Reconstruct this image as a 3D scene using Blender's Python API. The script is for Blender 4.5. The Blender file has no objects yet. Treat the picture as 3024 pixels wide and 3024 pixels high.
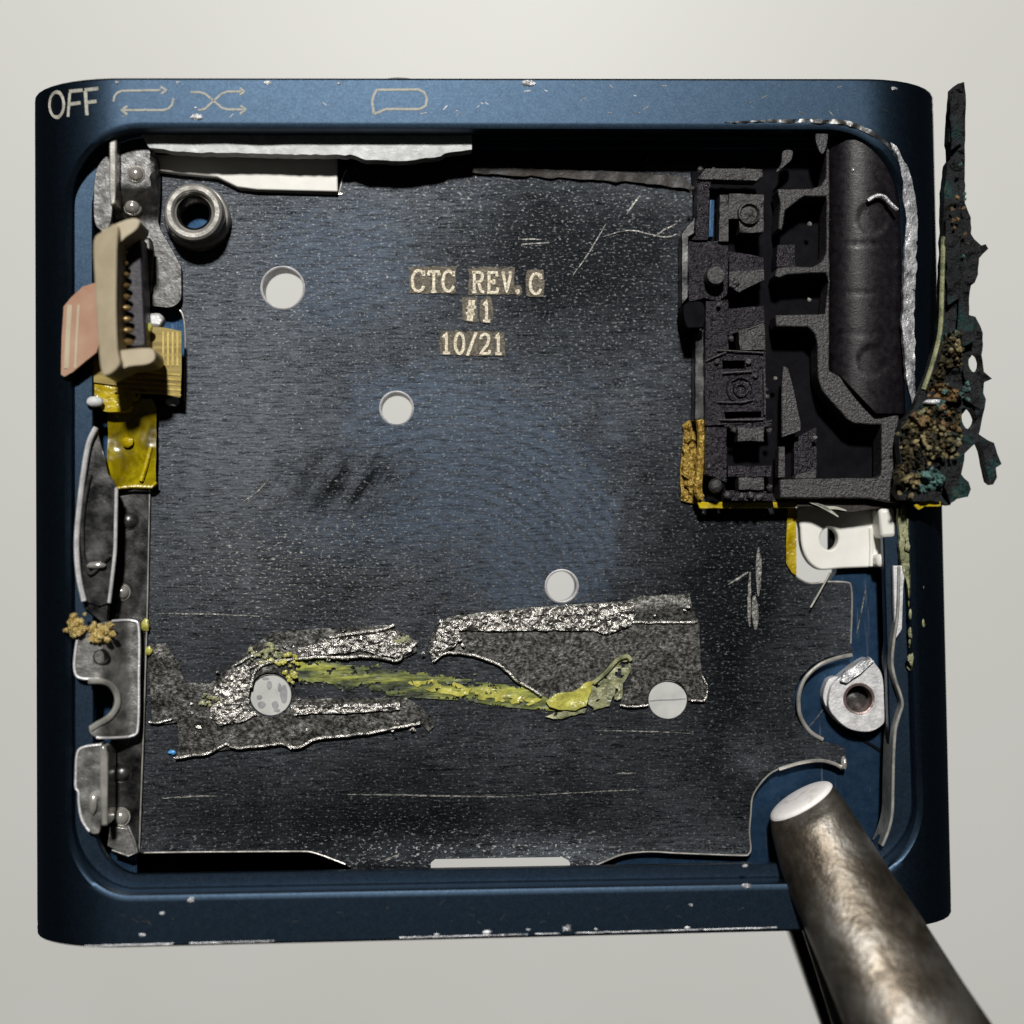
import bpy, bmesh, math, random
import numpy as np
from mathutils import Vector, Matrix, Euler, noise
from mathutils.geometry import delaunay_2d_cdt

random.seed(7)
SC = bpy.context.scene
COL = SC.collection
rad = math.radians

# ------------------------------------------------------------------ camera, world, lamps, exposure
D = 4.5                                   # camera height above the housing's face
cam_d = bpy.data.cameras.new("camera")
cam = bpy.data.objects.new("camera", cam_d)
COL.objects.link(cam)
cam.location = (0, 0, D)
cam_d.sensor_fit = 'HORIZONTAL'
cam_d.sensor_width = 36.0
cam_d.lens = 36.0 * D / 3.024
cam_d.clip_start = 0.05
cam_d.clip_end = 200
cam_d.dof.use_dof = True
cam_d.dof.focus_distance = D + 0.13
cam_d.dof.aperture_fstop = (cam_d.lens / 1000.0) / 0.17
SC.camera = cam

world = bpy.data.worlds.new("World")
SC.world = world
world.use_nodes = True
bg = world.node_tree.nodes["Background"]
bg.inputs[0].default_value = (0.95, 0.98, 1.0, 1)
bg.inputs[1].default_value = 0.012

def area_lamp(name, loc, target, size, power, color=(1, 1, 1)):
    ld = bpy.data.lights.new(name, 'AREA')
    ld.shape = 'DISK'
    ld.size = size
    ld.energy = power
    ld.color = color
    o = bpy.data.objects.new(name, ld)
    COL.objects.link(o)
    o.location = loc
    o.rotation_euler = (Vector(target) - Vector(loc)).to_track_quat('-Z', 'Y').to_euler()
    return o

area_lamp("desk_lamp", (-1.5, 31.5, 51.0), (0, 0, 0), 5.0, 42000, (1.0, 0.985, 0.95))

SC.view_settings.view_transform = 'Standard'
SC.view_settings.look = 'None'
SC.view_settings.exposure = 0.0
SC.view_settings.gamma = 1.0
SC.cycles.max_bounces = 8
SC.cycles.caustics_reflective = False
SC.cycles.caustics_refractive = False
SC.cycles.sample_clamp_indirect = 4.0

# ------------------------------------------------------------------ the housing's tilt, and tracing on its planes
ROT = Matrix.Rotation(0.0118, 3, 'Z') @ Matrix.Rotation(rad(2.6), 3, 'Y') @ Matrix.Rotation(rad(-1.9), 3, 'X')
ROT4 = ROT.to_4x4()
_Rt = np.array(ROT.transposed())
_C = _Rt @ np.array([0, 0, D])

ZOFF = 0.0
def P(x, y, w):
    """a traced point (thousandths of a unit, y down) on the plane at height w of the tilted housing"""
    w = w + ZOFF
    d = _Rt @ np.array([(x - 1512) / 1000.0, -(y - 1512) / 1000.0, -D])
    t = (w - _C[2]) / d[2]
    q = _C + t * d
    return (float(q[0]), float(q[1]), float(w))

# ------------------------------------------------------------------ materials
def lin(r, g, b):
    f = lambda c: c / 12.92 if c <= 0.04045 else ((c + 0.055) / 1.055) ** 2.4
    return (f(r / 255), f(g / 255), f(b / 255), 1)

class NT:
    def __init__(s, name):
        s.m = bpy.data.materials.new(name)
        s.m.use_nodes = True
        s.t = s.m.node_tree
        s.b = s.t.nodes["Principled BSDF"]
        s.tc = s.t.nodes.new("ShaderNodeTexCoord")
        s.out = s.t.nodes["Material Output"]
    def n(s, kind, **kw):
        o = s.t.nodes.new("ShaderNode" + kind)
        for k, v in kw.items():
            setattr(o, k, v)
        return o
    def l(s, a, b):
        s.t.links.new(a, b)
    def vec(s, scale=(1, 1, 1), loc=(0, 0, 0), rot=(0, 0, 0)):
        mp = s.n("Mapping")
        mp.inputs["Scale"].default_value = scale
        mp.inputs["Location"].default_value = loc
        mp.inputs["Rotation"].default_value = rot
        s.l(s.tc.outputs["Object"], mp.inputs["Vector"])
        return mp.outputs[0]
    def rvec(s, angle, scale):
        a = s.n("Mapping"); b = s.n("Mapping")
        a.inputs["Rotation"].default_value = (0, 0, angle)
        b.inputs["Scale"].default_value = scale
        s.l(s.tc.outputs["Object"], a.inputs["Vector"])
        s.l(a.outputs[0], b.inputs["Vector"])
        return b.outputs[0]
    def noise(s, scale, detail=2, rough=0.5, vec=None, dist=0.0):
        o = s.n("TexNoise")
        o.inputs["Scale"].default_value = scale
        o.inputs["Detail"].default_value = detail
        o.inputs["Roughness"].default_value = rough
        o.inputs["Distortion"].default_value = dist
        s.l(vec if vec is not None else s.tc.outputs["Object"], o.inputs["Vector"])
        return o.outputs[0]
    def ramp(s, fac, stops):
        o = s.n("ValToRGB")
        e = o.color_ramp.elements
        while len(e) < len(stops):
            e.new(0.5)
        for i, (p, c) in enumerate(stops):
            e[i].position = p
            e[i].color = c if len(c) == 4 else (*c, 1)
        s.l(fac, o.inputs[0])
        return o.outputs[0]
    def gray(s, fac, stops):
        return s.ramp(fac, [(p, (v, v, v, 1)) for p, v in stops])
    def math(s, op, a, b=None, c=None):
        o = s.n("Math", operation=op)
        for i, v in enumerate((a, b, c)):
            if v is None:
                continue
            if isinstance(v, (int, float)):
                o.inputs[i].default_value = v
            else:
                s.l(v, o.inputs[i])
        return o.outputs[0]
    def mix(s, fac, a, b, mode='MIX'):
        o = s.n("Mix", data_type='RGBA', blend_type=mode)
        for sock, v in ((o.inputs[0], fac), (o.inputs[6], a), (o.inputs[7], b)):
            if isinstance(v, (int, float)):
                sock.default_value = v
            elif isinstance(v, tuple):
                sock.default_value = v
            else:
                s.l(v, sock)
        return o.outputs[2]
    def bump(s, h, strength=0.2, dist=0.01):
        o = s.n("Bump")
        o.inputs["Strength"].default_value = strength
        o.inputs["Distance"].default_value = dist
        s.l(h, o.inputs["Height"])
        s.l(o.outputs[0], s.b.inputs["Normal"])
        return o
    def set(s, **kw):
        names = dict(color="Base Color", metal="Metallic", rough="Roughness", spec="Specular IOR Level",
                     alpha="Alpha", trans="Transmission Weight", ior="IOR", coat="Coat Weight",
                     sss="Subsurface Weight", aniso="Anisotropic")
        for k, v in kw.items():
            sock = s.b.inputs[names[k]]
            if isinstance(v, (int, float)) or isinstance(v, tuple):
                sock.default_value = v
            else:
                s.l(v, sock)
        return s

def basic(name, c1, c2, scale=30, metal=0.0, rough=0.5, bump=0.15, bscale=None, bdist=0.004, spec=0.5, detail=4, trans=0.0, alpha=1.0,
          stops=(0.35, 0.65), rvar=0.1):
    k = NT(name)
    nz = k.noise(scale, detail, 0.6)
    k.set(color=k.ramp(nz, [(stops[0], c1), (stops[1], c2)]), metal=metal, spec=spec, trans=trans, alpha=alpha)
    k.set(rough=k.gray(k.noise(scale * 1.7, 3), [(0.3, max(0.02, rough - rvar)), (0.7, min(1, rough + rvar))]))
    if bump:
        k.bump(k.noise(bscale or scale * 4, 3, 0.6), bump, bdist)
    return k.m

M = {}
def make_materials():
    # white desk top, soft sheen
    k = NT("white_laminate")
    k.set(color=k.ramp(k.noise(0.35, 2), [(0.3, (0.80, 0.795, 0.76)), (0.7, (0.83, 0.825, 0.795))]), rough=0.46, spec=0.5)
    k.bump(k.noise(60, 2), 0.02, 0.002)
    M['desk'] = k.m
    # anodised navy aluminium
    k = NT("navy_anodised_aluminium")
    fine = k.noise(170, 3, 0.7)
    mid = k.noise(45, 4, 0.65)
    c = k.mix(k.gray(mid, [(0.3, 0), (0.7, 1)]), (0.009, 0.025, 0.048, 1), (0.018, 0.038, 0.066, 1))
    c = k.mix(k.math('MULTIPLY', k.gray(fine, [(0.45, 0), (0.65, 1)]), 0.55), c, (0.034, 0.062, 0.10, 1))
    dust = k.gray(k.noise(90, 5, 0.75), [(0.66, 0), (0.74, 1)])
    c = k.mix(k.math('MULTIPLY', dust, 0.12), c, (0.45, 0.5, 0.55, 1))
    k.set(color=c, metal=1.0, coat=0.35, rough=k.gray(k.noise(120, 3), [(0.3, 0.42), (0.7, 0.47)]))
    k.b.inputs['Coat Roughness'].default_value = 0.42
    k.bump(fine, 0.03, 0.003)
    M['navy'] = k.m
    k = NT("navy_floor_metal")
    c = k.mix(k.gray(k.noise(30, 5, 0.7), [(0.3, 0), (0.7, 1)]), (0.013, 0.033, 0.07, 1), (0.028, 0.06, 0.11, 1))
    scr = k.gray(k.noise(70, 4, 0.7, k.vec((1, 0.05, 1), rot=(0, 0, 0.5))), [(0.60, 0), (0.70, 1)])
    c = k.mix(k.math('MULTIPLY', scr, 0.2), c, (0.4, 0.45, 0.5, 1))
    k.set(color=c, metal=1.0, rough=0.5)
    k.bump(k.noise(200, 3), 0.15, 0.003)
    M['navy_floor'] = k.m
    # dark brushed steel sheet with a wiped bluish film
    k = NT("brushed_steel_plate")
    brush = k.noise(150, 4, 0.75, k.vec((0.13, 1, 1)))
    brush2 = k.noise(60, 4, 0.7, k.vec((0.10, 1, 1), (2.3, 0, 0)))
    grain = k.noise(165, 3, 0.75)
    speck = k.gray(k.noise(165, 2, 0.65, k.vec((0.5, 1, 1))), [(0.59, 0), (0.70, 1)])  # bright grains: sparkle put into the base colour
    speck2 = k.gray(k.noise(75, 3, 0.75), [(0.66, 0), (0.72, 1)])
    big = k.noise(2.4, 5, 0.68, dist=0.7)
    base = k.mix(k.gray(brush, [(0.40, 0), (0.66, 1)]), (0.0012, 0.0018, 0.003, 1), (0.068, 0.077, 0.093, 1))
    base = k.mix(k.math('MULTIPLY', k.gray(brush2, [(0.40, 0), (0.66, 1)]), 0.35), base, (0.10, 0.108, 0.12, 1))
    base = k.mix(k.math('MULTIPLY', k.gray(grain, [(0.48, 0), (0.66, 1)]), 0.5), base, (0.12, 0.125, 0.13, 1))
    def blob(cx, cy, rx, ry, soft=0.35, ns=5.0, na=0.55):
        v = k.n("VectorMath", operation='SUBTRACT')
        k.l(k.tc.outputs["Object"], v.inputs[0])
        v.inputs[1].default_value = (cx, cy, 0)
        v2 = k.n("VectorMath", operation='MULTIPLY')
        k.l(v.outputs[0], v2.inputs[0])
        v2.inputs[1].default_value = (1 / rx, 1 / ry, 0)
        ln = k.n("VectorMath", operation='LENGTH')
        k.l(v2.outputs[0], ln.inputs[0])
        d = k.math('ADD', ln.outputs["Value"], k.math('MULTIPLY', k.math('SUBTRACT', k.noise(ns, 5, 0.7), 0.5), na * 2))
        return k.gray(d, [(1 - soft, 1), (1, 0)])
    def at(px, py):
        q = P(px, py, W0)
        return q[0] - PLATE_BASE[0], q[1] - PLATE_BASE[1]
    # gloss falloff painted dark: upper right, right side and along the foot
    dark_falloff = k.math('MAXIMUM', blob(*at(1700, 760), 0.60, 0.40, 0.7, 4, 0.5), blob(*at(1150, 2480), 1.05, 0.30, 0.8, 4, 0.5))
    dark_falloff = k.math('MAXIMUM', dark_falloff, blob(*at(2140, 1750), 0.36, 0.80, 0.7, 4, 0.5))
    base = k.mix(k.math('MULTIPLY', dark_falloff, 0.82), base, (0.002, 0.0025, 0.003, 1))
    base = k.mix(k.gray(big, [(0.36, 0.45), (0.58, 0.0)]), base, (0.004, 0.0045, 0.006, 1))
    # glare painted pale down the left, wiped bluish film round the middle
    painted_glare = blob(*at(680, 1330), 0.36, 0.72, 0.8, 4, 0.5)
    base = k.mix(k.math('MULTIPLY', painted_glare, k.gray(brush, [(0.36, 0.05), (0.62, 0.6)])), base, (0.12, 0.13, 0.145, 1))
    m1 = blob(*at(1440, 1400), 0.44, 0.37, 0.45, 3.2, 0.9)
    m1 = k.math('MAXIMUM', m1, blob(*at(1620, 1600), 0.27, 0.30, 0.30, 6, 0.7))
    m1 = k.math('MAXIMUM', m1, k.math('MULTIPLY', blob(*at(1080, 1560), 0.36, 0.13, 0.8, 6, 0.7), 0.7))
    m2 = blob(*at(1010, 800), 0.34, 0.26, 0.6)
    m3 = blob(*at(1250, 1230), 0.34, 0.20, 0.5)
    film = k.math('MAXIMUM', k.math('MAXIMUM', m1, k.math('MULTIPLY', m2, 0.7)), m3)
    pits = k.gray(k.noise(24, 5, 0.75, k.vec((0.6, 1, 1), rot=(0, 0, 0.25))), [(0.33, 0.1), (0.43, 1)])
    ring = k.n("TexWave", wave_type='RINGS', rings_direction='Z', wave_profile='SIN')
    ring.inputs["Scale"].default_value = 9.0
    ring.inputs["Distortion"].default_value = 5.0
    ring.inputs["Detail"].default_value = 4.0
    ring.inputs["Detail Scale"].default_value = 2.5
    cc = at(1300, 1900)
    k.l(k.vec((1, 1, 1), (-cc[0], -cc[1], 0)), ring.inputs["Vector"])
    ripple = k.gray(ring.outputs["Fac"], [(0.15, 0.45), (0.5, 1)])
    film = k.math('MULTIPLY', k.math('MULTIPLY', film, pits), ripple)
    film = k.math('MULTIPLY', film, k.gray(brush, [(0.36, 0.30), (0.62, 1)]))
    base = k.mix(k.math('MULTIPLY', film, 0.88), base, (0.066, 0.089, 0.124, 1))
    # dark comb-like rub mark
    comb = k.gray(k.noise(22, 3, 0.6, k.rvec(0.62, (1.0, 0.22, 1))), [(0.40, 0), (0.56, 1)])
    dark = k.math('MULTIPLY', blob(*at(1030, 1425), 0.27, 0.13, 0.7, 9, 0.5), comb)
    base = k.mix(k.math('MULTIPLY', dark, 0.85), base, (0.002, 0.0025, 0.003, 1))
    sheen = blob(*at(860, 1680), 0.46, 0.24, 0.8, 5, 0.5)  # patch of denser sparkle painted into the colour
    base = k.mix(k.math('MULTIPLY', sheen, k.math('MULTIPLY', speck, 0.75)), base, (0.42, 0.39, 0.33, 1))
    base = k.mix(k.math('MULTIPLY', speck, 0.45), base, (0.32, 0.33, 0.33, 1))
    base = k.mix(k.math('MULTIPLY', speck2, 0.5), base, (0.50, 0.50, 0.47, 1))
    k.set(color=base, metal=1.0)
    k.set(rough=k.math('ADD', k.gray(big, [(0.3, 0.50), (0.7, 0.57)]), k.math('MULTIPLY', film, 0.04)))
    k.bump(k.math('ADD', k.math('MULTIPLY', brush, 0.5), k.math('MULTIPLY', grain, 0.8)), 0.06, 0.006)
    M['plate'] = k.m

    M['steel'] = basic("bright_pressed_steel", (0.055, 0.054, 0.053, 1), (0.17, 0.167, 0.163, 1), 34, 0.85, 0.38, 0.15, 90, 0.005, rvar=0.08)
    M['alu_dim'] = basic("dulled_aluminium", (0.20, 0.20, 0.185, 1), (0.36, 0.355, 0.33, 1), 24, 0.3, 0.5, 0.2, 80, 0.005)
    M['steel_soft'] = basic("worn_bright_steel", (0.14, 0.136, 0.13, 1), (0.42, 0.41, 0.39, 1), 20, 0.75, 0.36, 0.25, 60, 0.006, rvar=0.1)
    M['rail'] = basic("dark_polished_steel", (0.03, 0.03, 0.032, 1), (0.17, 0.168, 0.165, 1), 14, 1.0, 0.32, 0.12, 120, 0.004, rvar=0.08)
    M['nickel'] = basic("nickel_plated_steel", (0.36, 0.345, 0.315, 1), (0.62, 0.595, 0.55, 1), 20, 0.55, 0.22, 0.1, 120, 0.003, rvar=0.06)
    M['edge'] = basic("worn_bare_aluminium", (0.13, 0.135, 0.15, 1), (0.86, 0.86, 0.88, 1), 20, 0.4, 0.36, 0.7, 90, 0.012)
    M['alu'] = basic("cast_aluminium", (0.52, 0.51, 0.52, 1), (0.74, 0.73, 0.73, 1), 30, 0.4, 0.5, 0.3, 120, 0.005)
    M['foil'] = basic("crumpled_foil", (0.034, 0.0335, 0.0315, 1), (0.21, 0.205, 0.19, 1), 85, 1.0, 0.42, 0.15, 160, 0.012, stops=(0.40, 0.68))
    M['foil_bright'] = basic("glinting_foil", (0.07, 0.066, 0.06, 1), (0.72, 0.69, 0.64, 1), 60, 0.9, 0.30, 0.5, 140, 0.01)  # brighter copy of the foil, glints put into its colour
    M['etch'] = basic("laser_etched_metal", (0.20, 0.165, 0.11, 1), (0.72, 0.65, 0.50, 1), 150, 0.3, 0.5, 0.4, 200, 0.004, stops=(0.3, 0.6))
    M['halo'] = basic("heat_tinted_metal", (0.028, 0.024, 0.018, 1), (0.13, 0.11, 0.08, 1), 130, 0.5, 0.5, 0.4, 200, 0.004)
    M['print'] = basic("pale_grey_print", (0.20, 0.195, 0.165, 1), (0.42, 0.41, 0.35, 1), 90, 0.0, 0.6, 0.1, 200, 0.002, stops=(0.25, 0.5))
    M['scratch'] = basic("scratched_bare_steel", (0.03, 0.03, 0.03, 1), (0.34, 0.33, 0.30, 1), 70, 0.8, 0.45, 0.4, 200, 0.004)
    M['black'] = basic("black_glossy_plastic", (0.006, 0.006, 0.008, 1), (0.016, 0.015, 0.02, 1), 40, 0.0, 0.45, 0.4, 120, 0.006, spec=0.5)
    M['black_rough'] = basic("rough_black_plastic", (0.002, 0.0015, 0.003, 1), (0.024, 0.018, 0.027, 1), 70, 0.0, 0.34, 0.9, 95, 0.014, spec=0.5)
    M['barrel'] = basic("satin_black_plastic", (0.003, 0.0022, 0.0032, 1), (0.010, 0.008, 0.0102, 1), 34, 0.0, 0.42, 0.15, 160, 0.005, spec=0.34)
    M['frame'] = basic("charcoal_plastic", (0.012, 0.0115, 0.012, 1), (0.052, 0.049, 0.050, 1), 95, 0.0, 0.42, 0.6, 130, 0.008, spec=0.5)
    M['white'] = basic("white_abs_plastic", (0.74, 0.72, 0.66, 1), (0.80, 0.785, 0.74, 1), 10, 0.0, 0.45, 0.08, 60, 0.003)
    M['white_rough'] = basic("scuffed_white_plastic", (0.42, 0.43, 0.43, 1), (0.62, 0.63, 0.63, 1), 30, 0.0, 0.5, 0.3, 80, 0.006)
    M['cream'] = basic("cream_nylon", (0.40, 0.33, 0.22, 1), (0.48, 0.41, 0.28, 1), 12, 0.0, 0.5, 0.1, 60, 0.003)
    M['pink'] = basic("tan_pink_laminate", (0.38, 0.20, 0.125, 1), (0.46, 0.29, 0.20, 1), 7, 0.0, 0.55, 0.1, 60, 0.003)
    M['brass'] = basic("gilt_contact", (0.16, 0.10, 0.035, 1), (0.42, 0.29, 0.12, 1), 30, 0.6, 0.35, 0.2, 90, 0.004)
    M['slot'] = basic("dark_connector_slot", (0.012, 0.010, 0.015, 1), (0.03, 0.025, 0.035, 1), 30, 0.0, 0.5, 0.2)
    k = NT("olive_flexible_circuit")
    ln = k.noise(60, 2, 0.5, k.vec((0.05, 1, 1)))
    k.set(color=k.ramp(ln, [(0.4, (0.20, 0.135, 0.015, 1)), (0.6, (0.34, 0.25, 0.05, 1))]), rough=0.4)
    M['flex'] = k.m
    M['trace'] = basic("copper_trace_under_film", (0.42, 0.31, 0.07, 1), (0.52, 0.40, 0.12, 1), 20, 0.3, 0.35, 0.1)
    k = NT("yellow_polyimide_film")
    k.set(color=k.ramp(k.noise(8, 5, 0.65, dist=0.5), [(0.32, (0.05, 0.035, 0.0, 1)), (0.5, (0.20, 0.15, 0.0, 1)), (0.68, (0.46, 0.38, 0.005, 1))]), rough=0.18, coat=0.5)
    k.bump(k.noise(12, 2), 0.3, 0.03)
    M['kapton'] = k.m
    M['kapton_solid'] = basic("folded_polyimide", (0.26, 0.17, 0.0, 1), (0.58, 0.45, 0.01, 1), 16, 0.0, 0.28, 0.4, 24, 0.02)
    M['amber'] = basic("amber_flux_residue", (0.20, 0.10, 0.012, 1), (0.52, 0.36, 0.07, 1), 50, 0.25, 0.28, 0.8, 70, 0.02)
    M['amber_dark'] = basic("brown_resin_film", (0.004, 0.0025, 0.0015, 1), (0.020, 0.010, 0.004, 1), 18, 0.0, 0.6, 0.3, 40, 0.01)  # near black, to carry the shade along the plate's upper edge too
    k = NT("streaked_glue_film")
    st = k.noise(34, 5, 0.72, k.vec((0.16, 1, 1), rot=(0, 0, 0.13)))
    k.set(color=k.ramp(st, [(0.36, (0.010, 0.013, 0.010, 1)), (0.47, (0.055, 0.070, 0.024, 1)), (0.56, (0.19, 0.21, 0.045, 1)), (0.68, (0.46, 0.46, 0.07, 1))]), rough=0.42)
    k.bump(st, 0.4, 0.006)
    M['glue'] = k.m
    M['glue_thick'] = basic("thick_yellow_glue", (0.26, 0.25, 0.05, 1), (0.58, 0.55, 0.11, 1), 30, 0.0, 0.3, 0.5, 40, 0.012)
    M['glue_pale'] = basic("thin_pale_glue", (0.12, 0.13, 0.07, 1), (0.38, 0.38, 0.20, 1), 28, 0.0, 0.32, 0.6, 60, 0.012)
    M['crumb'] = basic("tan_corrosion_crumb", (0.03, 0.022, 0.009, 1), (0.30, 0.24, 0.11, 1), 26, 0.0, 0.6, 0.6, 80, 0.012)
    M['crumb_teal'] = basic("teal_verdigris", (0.010, 0.026, 0.024, 1), (0.10, 0.20, 0.18, 1), 25, 0.0, 0.6, 0.6, 80, 0.012)
    M['crumb_brown'] = basic("brown_corrosion_crumb", (0.05, 0.03, 0.012, 1), (0.22, 0.13, 0.05, 1), 25, 0.0, 0.6, 0.6, 80, 0.012)
    k = NT("scorched_board")
    c = k.ramp(k.noise(9, 5, 0.7), [(0.3, (0.006, 0.008, 0.008, 1)), (0.55, (0.018, 0.018, 0.02, 1)), (0.66, (0.012, 0.045, 0.042, 1)), (0.78, (0.07, 0.055, 0.02, 1))])
    k.set(color=c, rough=0.5)
    k.set(spec=0.2)
    k.bump(k.noise(45, 4, 0.7), 0.9, 0.02)
    M['scorch'] = k.m
    M['residue'] = basic("green_stained_residue", (0.10, 0.115, 0.05, 1), (0.36, 0.36, 0.20, 1), 18, 0.0, 0.55, 0.6, 60, 0.012)
    M['gold'] = basic("golden_crystal_residue", (0.50, 0.34, 0.09, 1), (0.86, 0.68, 0.30, 1), 45, 0.35, 0.35, 1.0, 80, 0.02)
    k = NT("oxidised_tool_steel")
    c = k.ramp(k.noise(4.5, 6, 0.68, dist=0.4), [(0.30, (0.055, 0.043, 0.031, 1)), (0.46, (0.17, 0.145, 0.115, 1)), (0.60, (0.32, 0.30, 0.27, 1)), (0.74, (0.14, 0.10, 0.06, 1))])
    k.set(color=c, metal=0.9, rough=k.gray(k.noise(9, 4), [(0.3, 0.40), (0.7, 0.52)]))
    k.bump(k.math('ADD', k.noise(38, 4, 0.65), k.math('MULTIPLY', k.noise(9, 2), 1.2)), 0.22, 0.02)
    M['tool'] = k.m
    M['tool_end'] = basic("blown_highlight_steel", (0.66, 0.58, 0.53, 1), (0.96, 0.92, 0.90, 1), 12, 0.0, 0.4, 0.25, 50, 0.006, stops=(0.25, 0.45))  # the end face's blown-out highlight is put into a near-white colour
    M['tool_dark'] = basic("shadow_side_steel", (0.008, 0.008, 0.008, 1), (0.02, 0.02, 0.02, 1), 10, 0.3, 0.5, 0.1)  # shadow side of the lower jaw put into a dark colour
    M['tool_pale'] = basic("pale_reflection_steel", (0.26, 0.25, 0.21, 1), (0.36, 0.34, 0.29, 1), 10, 0.4, 0.5, 0.1)  # pale colour carries the reflection along the jaw's edge
    M['blue_speck'] = basic("bright_blue_plastic", (0.05, 0.25, 0.6, 1), (0.10, 0.38, 0.75, 1), 30, 0.0, 0.4, 0.1)
    M['fibre'] = basic("pale_fibre", (0.32, 0.31, 0.26, 1), (0.46, 0.45, 0.38, 1), 40, 0.0, 0.5, 0.1)
    M['disc'] = basic("cloudy_adhesive_film", (0.46, 0.46, 0.44, 1), (0.54, 0.54, 0.515, 1), 16, 0.0, 0.4, 0.1, 60, 0.003)
    M['disc_spot'] = basic("grey_adhesive_void", (0.22, 0.22, 0.23, 1), (0.34, 0.34, 0.35, 1), 30, 0.0, 0.4, 0.1)
    M['void_dark'] = basic("shade_and_seam_black", (0.003, 0.003, 0.004, 1), (0.006, 0.006, 0.008, 1), 20, 0.0, 0.7, 0.1, spec=0.05)  # near black: a real seam, and deep shade put into recessed parts' colour

# ------------------------------------------------------------------ geometry helpers
def pip(pts, poly):
    x, y = pts[:, 0], pts[:, 1]
    inside = np.zeros(len(pts), bool)
    n = len(poly)
    j = n - 1
    for i in range(n):
        xi, yi = poly[i]
        xj, yj = poly[j]
        c = ((yi > y) != (yj > y)) & (x < (xj - xi) * (y - yi) / ((yj - yi) if yj != yi else 1e-9) + xi)
        inside ^= c
        j = i
    return inside

def cr(pts, n=5, closed=True):
    """Catmull-Rom through the traced points"""
    out = []
    m = len(pts)
    rng = range(m if closed else m - 1)
    for i in rng:
        if closed:
            p0, p1, p2, p3 = (np.array(pts[(i + k - 1) % m], float) for k in range(4))
        else:
            p0, p1, p2, p3 = (np.array(pts[min(max(i + k - 1, 0), m - 1)], float) for k in range(4))
        for k in range(n):
            t = k / n
            out.append(tuple(0.5 * (2 * p1 + (p2 - p0) * t + (2 * p0 - 5 * p1 + 4 * p2 - p3) * t * t + (3 * p1 - p0 - 3 * p2 + p3) * t ** 3)))
    if not closed:
        out.append(tuple(np.array(pts[-1], float)))
    return out

def resample(poly, seg):
    out = []
    n = len(poly)
    for i in range(n):
        a = np.array(poly[i], float)
        b = np.array(poly[(i + 1) % n], float)
        k = max(1, int(np.linalg.norm(b - a) / seg))
        for j in range(k):
            out.append(tuple(a + (b - a) * j / k))
    return out

def ell(cx, cy, rx, ry=None, n=40, a0=0):
    ry = ry or rx
    return [(cx + rx * math.cos(a0 + 2 * math.pi * i / n), cy + ry * math.sin(a0 + 2 * math.pi * i / n)) for i in range(n)]

def rough_edge(poly, seg, amp, seed=0):
    out = []
    q = resample(poly, seg)
    for i, (x, y) in enumerate(q):
        dx = noise.noise(Vector((x * 0.03, y * 0.03, seed))) + 0.6 * noise.noise(Vector((x * 0.11, y * 0.11, seed + 9)))
        dy = noise.noise(Vector((x * 0.03, y * 0.03, seed + 40))) + 0.6 * noise.noise(Vector((x * 0.11, y * 0.11, seed + 60)))
        out.append((x + dx * amp, y + dy * amp))
    return out

def nz(x, y, f, s=0):
    return noise.noise(Vector((x * f, y * f, s * 7.31)))

def sheet(outline, w, thick, holes=(), spacing=None, keep=None):
    """solid sheet over a traced outline: w is its top height (number or function of the traced point)"""
    wf = w if callable(w) else (lambda x, y: w)
    if spacing:
        outline = resample(outline, spacing)
        holes = [resample(h, spacing) for h in holes]
    loops = [list(outline)] + [list(h) for h in holes]
    pts, edges = [], []
    for lp in loops:
        b = len(pts)
        pts += lp
        edges += [(b + i, b + (i + 1) % len(lp)) for i in range(len(lp))]
    if spacing:
        o = np.array(outline)
        xs = np.arange(o[:, 0].min() + spacing * 0.5, o[:, 0].max(), spacing)
        ys = np.arange(o[:, 1].min() + spacing * 0.5, o[:, 1].max(), spacing)
        gx, gy = np.meshgrid(xs, ys)
        g = np.stack([gx.ravel(), gy.ravel()], 1)
        rs = np.random.RandomState(len(pts))
        g = g + (rs.rand(*g.shape) - 0.5) * spacing * 0.4
        ok = pip(g, outline)
        for h in holes:
            ok &= ~pip(g, h)
        allb = np.array(pts)
        g = g[ok]
        if len(g):
            d2 = np.full(len(g), 1e9)
            for q in allb:
                d2 = np.minimum(d2, ((g - q) ** 2).sum(1))
            g = g[d2 > (spacing * 0.45) ** 2]
        pts += [tuple(q) for q in g]
    r = delaunay_2d_cdt([Vector((float(p[0]), float(p[1]))) for p in pts], edges, [], 0, 1e-4)
    pv = np.array([(p[0], p[1]) for p in r[0]])
    tris = [t for t in r[2] if len(t) == 3]
    cen = np.array([pv[list(t)].mean(0) for t in tris])
    ok = pip(cen, outline)
    for h in holes:
        ok &= ~pip(cen, h)
    if keep is not None:
        ok &= np.array([keep(c[0], c[1]) for c in cen])
    tris = [t for t, k in zip(tris, ok) if k]
    used = sorted({i for t in tris for i in t})
    rm = {u: i for i, u in enumerate(used)}
    top = [P(pv[u][0], pv[u][1], wf(pv[u][0], pv[u][1])) for u in used]
    n = len(top)
    verts = top + [(a, b, c - thick) for a, b, c in top]
    faces, cnt = [], {}
    for t in tris:
        a, b, c = (rm[i] for i in t)
        ux, uy = top[b][0] - top[a][0], top[b][1] - top[a][1]
        vx, vy = top[c][0] - top[a][0], top[c][1] - top[a][1]
        if ux * vy - uy * vx < 0:
            b, c = c, b
        faces.append((a, b, c))
        faces.append((c + n, b + n, a + n))
        for e in ((a, b), (b, c), (c, a)):
            cnt[e] = 1
    for (a, b) in cnt:
        if (b, a) not in cnt:
            faces.append((b, a, a + n, b + n))
    return verts, faces

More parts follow.
